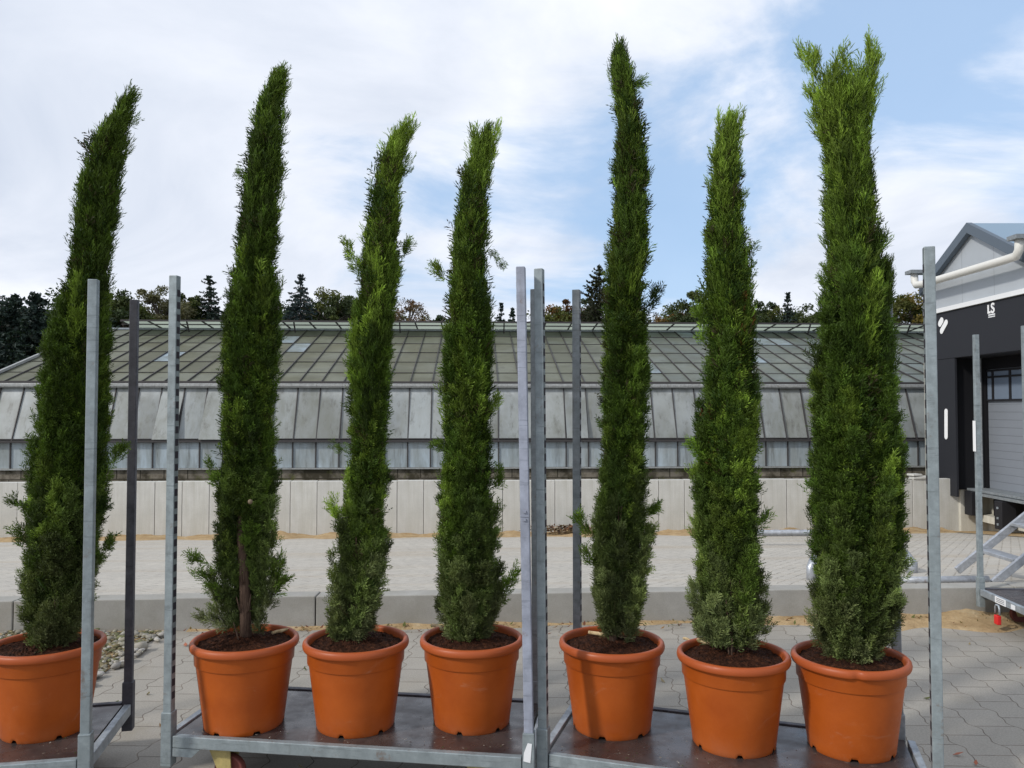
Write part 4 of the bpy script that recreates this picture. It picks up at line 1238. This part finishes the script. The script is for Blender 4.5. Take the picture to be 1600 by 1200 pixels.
S3 = [(186, 630, 640), (205, 608, 638), (225, 598, 632), (245, 590, 632), (265, 587, 633), (290, 578, 632), (330, 565, 628), (370, 562, 628), (400, 557, 632), (440, 550, 630), (480, 546, 627), (520, 543, 620),
      (560, 541, 617), (600, 543, 615), (640, 540, 612), (680, 544, 606), (710, 538, 610), (760, 538, 612), (800, 520, 613), (850, 508, 612), (880, 514, 610), (910, 518, 609), (940, 528, 602), (965, 524, 588), (985, 520, 560)]
E3 = [(562, 430, 541, 370, .014, 0, 1), (615, 430, 640, 368, .016, 0, 0), (628, 275, 641, 242, .006, 0, 0), (615, 280, 645, 178, .012, 0, 1), (608, 290, 632, 190, .012, 0, 1), (598, 300, 612, 200, .012, 0, 1), (560, 700, 518, 690, .006, 0, 0), (530, 810, 518, 772, .014, 0, 1), (535, 985, 522, 975, .01, 0, 1)]
S4 = [(200, 752, 768), (220, 738, 771), (245, 727, 772), (270, 713, 768), (300, 708, 767), (350, 701, 766), (400, 692, 773), (440, 689, 776), (500, 682, 777), (550, 690, 773), (600, 691, 772), (650, 690, 776),
      (700, 679, 774), (740, 681, 782), (770, 680, 787), (800, 676, 789), (830, 668, 790), (870, 661, 793), (900, 661, 800), (930, 668, 797), (950, 683, 790), (970, 698, 772), (988, 712, 748)]
E4 = [(742, 300, 741, 192, .014, 0, 1), (760, 300, 777, 176, .014, 0, 1), (750, 300, 756, 205, .012, 0, 1), (765, 260, 768, 196, .010, 0, 1), (765, 380, 788, 412, .004, 0, 0), (697, 440, 681, 410, .010, 0, 1), (695, 700, 678, 685, .01, 0, 0), (775, 760, 786, 722, .016, 0, 0), (785, 930, 806, 886, .02, 0, 0), (770, 640, 777, 612, .01, 0, 1)]
S5 = [(60, 968, 972), (80, 958, 980), (100, 953, 990), (140, 957, 997), (180, 956, 1010), (220, 955, 1017), (260, 953, 1018), (300, 950, 1018), (350, 945, 1021), (400, 943, 1018), (450, 940, 1016), (500, 933, 1017),
      (550, 931, 1018), (600, 933, 1015), (650, 933, 1015), (700, 932, 1016), (760, 929, 1018), (800, 922, 1022), (840, 912, 1020), (865, 913, 1012), (900, 921, 1005), (940, 920, 1006), (960, 930, 1004), (980, 945, 996)]
E5 = [(1000, 520, 1028, 440, .014, 0, 2), (965, 190, 970, 58, .012, 0, 2), (972, 200, 978, 90, .010, 0, 2), (998, 808, 1034, 778, .012, 0, 0), (925, 835, 904, 798, .014, 0, 0), (960, 110, 969, 58, .010, 0, 2), (985, 130, 990, 110, .01, 0, 0), (925, 880, 911, 850, .014, 0, 0)]
S6 = [(172, 1136, 1150), (195, 1121, 1155), (225, 1110, 1158), (260, 1106, 1160), (300, 1100, 1165), (340, 1094, 1165), (380, 1093, 1175), (420, 1092, 1178), (460, 1094, 1181), (500, 1096, 1187), (550, 1089, 1192),
      (600, 1084, 1193), (640, 1082, 1192), (680, 1078, 1189), (720, 1078, 1189), (760, 1083, 1188), (800, 1079, 1195), (840, 1076, 1205), (870, 1071, 1207), (900, 1072, 1212), (930, 1075, 1212), (955, 1076, 1209), (975, 1082, 1207), (995, 1090, 1195)]
E6 = [(1118, 270, 1126, 168, .014, 0, 1), (1140, 270, 1155, 158, .014, 0, 1), (1130, 270, 1138, 176, .012, 0, 1), (1155, 330, 1166, 290, .008, 0, 1), (1165, 440, 1176, 376, .014, 0, 0), (1105, 715, 1072, 680, .014, 0, 0), (1100, 540, 1090, 470, .012, 0, 0), (1178, 845, 1197, 792, .01, 0, 0)]
S7 = [(108, 1268, 1374), (125, 1272, 1373), (150, 1273, 1371), (190, 1273, 1369), (230, 1277, 1369), (270, 1281, 1367), (300, 1281, 1368), (330, 1278, 1380), (360, 1277, 1389), (400, 1277, 1398), (440, 1272, 1400), (470, 1263, 1400), (500, 1259, 1400),
      (560, 1258, 1403), (600, 1262, 1404), (640, 1257, 1411), (690, 1255, 1418), (720, 1256, 1415), (780, 1261, 1418), (840, 1262, 1420), (880, 1262, 1416), (920, 1265, 1406), (950, 1270, 1398), (975, 1278, 1386), (1000, 1288, 1370), (1018, 1312, 1350)]
E7 = [(1288, 230, 1258, 66, .030, 0, 1), (1290, 230, 1273, 72, .030, 0, 1), (1300, 230, 1290, 78, .024, .03, 1), (1312, 230, 1312, 60, .022, 0, 1), (1345, 230, 1358, 48, .032, 0, 1), (1350, 200, 1364, 62, .02, 0, 1), (1358, 200, 1370, 70, .024, 0, 1), (1335, 170, 1334, 92, .016, 0, 1), 
      (1300, 260, 1285, 130, .03, -.03, 1), (1345, 260, 1352, 120, .03, -.03, 1), (1278, 985, 1270, 955, .016, 0, 3)]
cypress(1, 72, 3.26, 92, S1, E1, 'dark leaning cypress in an orange pot cut by the left edge, behind a steel post', .80, .60, .15, seed=101, potrot=.3)
cypress(2, 382, 3.32, 385, S2, E2, 'dark cypress with bare lower trunk in the leftmost orange pot of the middle trolley', .85, .98, .10, seed=102, potrot=.1)
cypress(3, 556, 3.31, 553, S3, E3, 'slender short cypress with pale tip bent right, in the middle pot of the middle trolley', 1.0, .55, .75, seed=103, potrot=.35)
cypress(4, 737, 3.34, 735, S4, E4, 'twin-tipped cypress in the orange pot just left of the lilac grey post', .95, .55, .45, seed=104, potrot=.25, brown=.015)
cypress(5, 956, 3.29, 957, S5, E5, 'narrow pointed cypress in the orange pot with a pale stick on its soil', .88, .5, .10, seed=105, potrot=.15)
cypress(6, 1146, 3.13, 1142, S6, E6, 'light green cypress with rusty brown twigs in the second pot of the right trolley', 1.02, .75, .55, seed=106, potrot=.4, brown=.05)
cypress(7, 1329, 3.09, 1330, S7, E7, 'widest and tallest cypress with split pale top in the rightmost orange pot', 1.0, .35, .45, seed=107, potrot=.2, notch=R(-106))

# sticks and chips lying on the soil
M = Mat('pale_wood', (.55, .42, .24), .8, 0, .2)
M.color(M.ramp(M.noise(M.coord((1, 1, 1)), 40, 4, .7), [(.35, (.30, .20, .10)), (.6, (.60, .47, .28))])); MAT['wood'] = M.m
def stick(p0, p1, Y, r, label, name='wooden_stick', cat='stick'):
    a = on_z(*p0, .552); b = on_z(*p1, .552); mb = MB()
    pts = [a.lerp(b, t) + Vector((0, 0, random.uniform(-.0015, .0015))) for t in (0, .25, .5, .75, 1)]
    mb.tube(pts, [r * .9, r, r * 1.1, r * .8, r * .5], 8)
    props(mb.build(name, MAT['wood'], smooth=True), label, cat)
stick((920, 988), (988, 999), 3.16, .008, 'pale wooden stick lying across the soil of the pot right of the paired posts')
stick((676, 976), (700, 986), 3.24, .009, 'pale bit of wood on the soil of the twin-tipped cypress pot', 'wood_chip', 'wood chip')
stick((1068, 997), (1082, 1002), 3.02, .006, 'small pale wood chip near the left rim of the second pot of the right trolley', 'wood_chip', 'wood chip')
stick((1090, 1000), (1118, 1007), 3.02, .009, 'thicker pale wood chip below the trunk in the second pot of the right trolley', 'wood_chip', 'wood chip')
stick((425, 989), (455, 982), 3.20, .007, 'pale splinter on the soil at the right side of the bare-trunked cypress pot', 'wood_chip', 'wood chip')
# a cone on the second cypress
p = at(391, 784, 3.20); mb = MB()
mb.lathe([(.001, -.010), (.006, -.008), (.0095, -.002), (.009, .005), (.0045, .009), (.001, .010)], 12, tuple(p))
M = Mat('cone', (.17, .125, .08), .7)
props(mb.build('cypress_cone', M.m, smooth=True), 'single round brown cone on the bare-trunked cypress', 'cone', None)

# ------------------------------------------------------------------ background trees
def leaf_quads(P, size, rs, col, vert=.0):
    n = len(P); d = rs.normal(size=(n, 3)); d[:, 2] += vert; d /= np.linalg.norm(d, axis=1)[:, None]
    e = np.cross(d, rs.normal(size=(n, 3))); e /= np.linalg.norm(e, axis=1)[:, None]
    L = (size * rs.uniform(.6, 1.4, n))[:, None]; w = L * rs.uniform(.35, .7, n)[:, None]
    V = np.stack([P - d * L / 2, P + e * w / 2, P + d * L / 2, P - e * w / 2], axis=1)
    return V.reshape(-1, 3), np.repeat(col, 4, axis=0)

def bg_root(name, x, Y, label, cat='tree'):
    return empty(name, (x, Y, -.34), 0, label, cat, 'trees behind the greenhouse')

def broad(px, top, wpx, Y, cols, label, seed, name='broadleaf_tree', n=7000, gappy=.5, size=.17, bare=0):
    rs = np.random.RandomState(seed); n = int(n * 2.6)
    t = at(px, top, Y); w = wpx * 2.0 / FPX * Y / 2; H = t.z + .34; x = t.x
    root = bg_root(name, x, Y, label)
    ch = min(H * .72, w * 2.6); cz = H - ch / 2
    nb = int(105 + 60 * (1 - gappy)); cen = []
    while len(cen) < nb:
        q = rs.uniform(-1, 1, 3)
        if .15 < np.linalg.norm(q) < 1: cen.append(q * [w * .86, w * .8, ch * .46] + [0, 0, cz])
    cen = np.array(cen); rad = rs.uniform(.09, .24, nb) * w * (1.25 - .5 * gappy)
    P = []; C = []
    per = n // nb
    for c_, r_ in zip(cen, rad):
        q = rs.normal(size=(per, 3)); q /= np.linalg.norm(q, axis=1)[:, None]; q *= (rs.rand(per, 1) ** .45) * r_ * np.array([1.15, 1.1, .8])
        P.append(q + c_)
        m = rs.rand(); cc = np.array(cols[0]) * (1 - m) + np.array(cols[1]) * m
        if len(cols) > 2 and rs.rand() < .3: cc = np.array(cols[2])
        C.append(cc * rs.uniform(.7, 1.25, (per, 1)))
    V, CC = leaf_quads(np.concatenate(P), size, rs, np.concatenate(C))
    mesh_np('crown', V, np.arange(len(V)).reshape(-1, 4), MAT['leaf'], np.clip(CC, .003, .5), root)
    mb = MB(); mb.tube([(0, 0, 0), (.1, 0, H * .3), (0, .1, H * .55), (0, 0, H * .85)], [.16, .12, .08, .02], 7)
    for c_ in cen[::2]:
        z0 = max(H * .25, c_[2] - .9); mb.tube([(0, 0, z0), tuple(np.array(c_) * [.5, .5, 1] - [0, 0, .3]), tuple(c_)], [.05, .03, .012], 5)
    for k in range(bare):
        a = rs.rand() * 6.28; p = np.array([math.cos(a) * w * .3, math.sin(a) * w * .3, H * .72]); pts = [tuple(p)]
        for j in range(4):
            p = p + [rs.normal() * .25 + math.cos(a) * .22, rs.normal() * .2, rs.uniform(.15, .4)]; pts.append(tuple(p))
        mb.tube(pts, [.04, .03, .022, .015, .006], 5)
    mb.build('trunk', MAT['bark2'], root)
    return root

def conifer(px, top, wpx, Y, col, label, seed, name='conifer_tree', n=7000, size=.15, ch=None, droop=.35):
    rs = np.random.RandomState(seed)
    n = int(n * 2.0); t = at(px, top, Y); w = wpx * 2.8 / FPX * Y / 2; H = t.z + .34
    root = bg_root(name, t.x, Y, label)
    ch = ch or H * .8
    lev = int(ch / .20); P = []; C = []; mb = MB()
    mb.tube([(0, 0, 0), (0, 0, H * .5), (0, 0, H)], [.17, .10, .012], 7)
    tot = sum((k + .6) for k in range(lev))
    for k in range(lev):
        z = H - ch * (k + .25) / lev; r = w * ((k + .6) / lev) ** .8 * rs.uniform(.85, 1.1); nb = 7 + int(8 * k / lev)
        for b in range(nb):
            a = rs.rand() * 6.28; rr = r * rs.uniform(.55, 1.15); m = max(8, int(n * (k + .6) / tot / nb)); s = rs.rand(m) ** .7
            lift = .25 if k < 3 else -droop
            q = np.stack([math.cos(a) * rr * s, math.sin(a) * rr * s, z + lift * rr * s + .18 * rr * s ** 2], 1)
            q += rs.normal(size=(m, 3)) * np.array([.09, .09, .07]) * (.4 + .7 * (k / lev)) * (1.15 - s[:, None])* 2
            P.append(q); C.append(np.array(col) * rs.uniform(.6, 1.3) * rs.uniform(.8, 1.2, (m, 1)))
            if b % 2 == 0: mb.tube([(0, 0, z), (math.cos(a) * rr * .9, math.sin(a) * rr * .9, z + lift * rr * .9)], [.03, .008], 4)
    q = np.stack([rs.normal(size=60) * .04, rs.normal(size=60) * .04, H - rs.rand(60) * .5], 1); P.append(q); C.append(np.tile(np.array(col), (60, 1)))
    V, CC = leaf_quads(np.concatenate(P), size, rs, np.concatenate(C))
    mesh_np('crown', V, np.arange(len(V)).reshape(-1, 4), MAT['leaf'], np.clip(CC, .002, .5), root)
    mb.build('trunk', MAT['bark2'], root)
    return root

DKB = (.022, .038, .031); DK = (.034, .054, .020); OL = (.070, .088, .022); OL2 = (.11, .12, .03); AUT = (.17, .085, .02); BLUE = (.035, .055, .06); RED = (.10, .05, .03)
conifer(-22, 470, 110, 34, DKB, 'dark conifer at the far left edge behind the greenhouse corner', 201, n=14000, size=.2, droop=.15)
conifer(22, 462, 84, 33, DKB, 'dark blue-green conifer second from the left edge, with a jagged top', 202, n=14000, size=.2, droop=.15)
conifer(56, 460, 66, 32, DKB, 'dark conifer just left of the leaning cypress', 203, n=14000, size=.2, droop=.12)
broad(98, 455, 90, 36, [DK, DKB], 'dark tree mostly hidden behind the leaning cypress', 204)
broad(194, 450, 60, 38, [DK, OL], 'dark green bushy tree behind the dark rear post at the left', 205, gappy=.6, size=.15)
broad(248, 438, 62, 42, [(.085, .088, .04), (.13, .12, .06)], 'pale olive feathery tree left of the second cypress', 206, name='willow_tree', gappy=.7, size=.12, n=9000)
broad(293, 452, 44, 44, [OL, DK], 'small dark olive tree between the willow and the spruce', 207, gappy=.7, size=.14)
conifer(327, 432, 62, 44, DKB, 'dark spruce touching the left side of the second cypress', 208, n=9000)
conifer(470, 430, 70, 42, BLUE, 'blue-grey spruce between the second and third cypress', 209, name='spruce_tree', n=10000)
broad(518, 441, 74, 44, [OL, DK, OL2], 'olive green oak with gaps between the blue spruce and the third cypress', 210, name='oak_tree', gappy=.8, size=.15, bare=3)
broad(565, 455, 70, 45, [DK, OL], 'dark broadleaf tree behind the third cypress', 211, gappy=.6)
broad(640, 463, 62, 44, [(.14, .09, .05), (.09, .07, .035), (.2, .11, .06)], 'low reddish brown shrubby tree right of the third cypress', 212, name='autumn_shrub', gappy=.95, size=.10, n=4000, bare=8)
broad(692, 486, 36, 46, [DK, DKB], 'small dark tree touching the left side of the twin-tipped cypress', 213, gappy=.6)
conifer(783, 474, 30, 50, DKB, 'small pointed conifer left of the lilac grey post', 214, n=4000)
conifer(801, 482, 30, 48, (.02, .04, .028), 'small green conifer partly behind the lilac grey post', 215, n=4000)
broad(862, 478, 56, 44, [OL2, OL, AUT], 'low autumn-tinged tree between the two steel posts', 216, gappy=.45, size=.15)
broad(898, 458, 50, 45, [DK, OL, (.10, .05, .02)], 'dark green tree just right of the grey rear post', 217, gappy=.5, size=.15)
conifer(936, 416, 62, 40, (.028, .034, .014), 'tall dark brownish conifer hugging the left side of the pointed cypress', 218, n=12000, droop=-.2)
broad(1008, 480, 60, 47, [DK, (.07, .05, .04)], 'thin leafless-looking tree right of the pointed cypress', 219, name='bare_oak_tree', gappy=1.0, size=.11, n=2200, bare=12)
broad(1046, 484, 36, 44, [AUT, (.12, .10, .02)], 'small rust and yellow tree between the pointed and the light green cypress', 220, name='autumn_tree', gappy=.6, size=.12, n=3500, bare=3)
broad(1086, 446, 62, 43, [OL, DK], 'olive oak leaning in from behind the light green cypress', 221, name='oak_tree', gappy=.85, size=.14, bare=2)
broad(1150, 455, 70, 45, [DK, OL], 'dark tree hidden behind the light green cypress', 222)
broad(1204, 468, 56, 46, [OL, OL2, DK], 'mid green tree right of the light green cypress', 223, gappy=.7, size=.14)
conifer(1231, 458, 30, 44, DKB, 'small dark spruce with a sharp tip between the two right cypresses', 224, n=5000)
broad(1262, 474, 52, 46, [OL, DK], 'olive tree touching the left side of the widest cypress', 225, gappy=.6, size=.14)
broad(1330, 470, 90, 46, [DK, OL], 'dark tree hidden behind the widest cypress', 226)
broad(1428, 452, 68, 38, [(.07, .075, .015), OL, (.13, .10, .02)], 'yellowing olive tree left of the loading building', 227, name='autumn_tree', gappy=.3, size=.14, n=9000)
broad(1476, 470, 60, 40, [OL, DK], 'olive tree mostly hidden behind the loading building', 228, gappy=.4)

for (px, top, w_, Y, cl, lab, sd_) in (
    (150, 472, 60, 52, [DK, OL], 'low dark tree just right of the leaning cypress top, far behind the greenhouse', 301),
    (222, 470, 56, 54, [DK, OL], 'rounded dark tree filling the gap left of the feathery willow', 302),
    (276, 474, 56, 52, [OL, DK], 'low olive crown behind the left front post of the middle trolley', 303),
    (318, 478, 50, 56, [DK, DKB], 'low dark crown at the foot of the spruce beside the bare-trunked cypress', 304),
    (446, 468, 44, 54, [DK, DKB], 'dark crown touching the right side of the bare-trunked cypress', 305),
    (495, 466, 56, 55, [DK, OL], 'dark rounded crown between the blue spruce and the olive oak', 306),
    (545, 462, 50, 54, [OL, DK, AUT], 'olive crown touching the left side of the slender cypress', 307),
    (614, 484, 60, 56, [OL, (.10, .07, .03)], 'low brownish crown touching the right side of the slender cypress', 308),
    (665, 490, 50, 56, [DK, OL], 'lowest dark crown between the slender and the twin-tipped cypress', 309),
    (826, 488, 70, 56, [OL, DK], 'low olive crown behind the lilac grey post', 310),
    (880, 474, 56, 55, [DK, OL, AUT], 'dark autumn-flecked crown behind the grey rear post', 311),
    (1030, 488, 70, 56, [OL, AUT, DK], 'low rusty crown under the thin leafless tree', 312),
    (1068, 470, 50, 55, [DK, OL], 'dark crown under the olive oak beside the light green cypress', 313),
    (1218, 478, 60, 56, [DK, OL], 'rounded dark crown under the small sharp spruce', 314),
    (1250, 480, 50, 57, [OL, DK], 'olive rounded crown just left of the widest cypress', 315)):
    broad(px, top, w_, Y, cl, lab, sd_, gappy=.15, size=.19, n=4500)

broad(10, 466, 110, 37, [DKB, (.02, .036, .028)], 'bulky dark evergreen mass at the far left behind the two jagged conifers', 330, gappy=.1, size=.2, n=9000)
broad(50, 470, 70, 36.5, [DKB, (.02, .036, .028)], 'dark evergreen crown just left of the leaning cypress, behind the conifers', 331, gappy=.1, size=.2, n=7000)
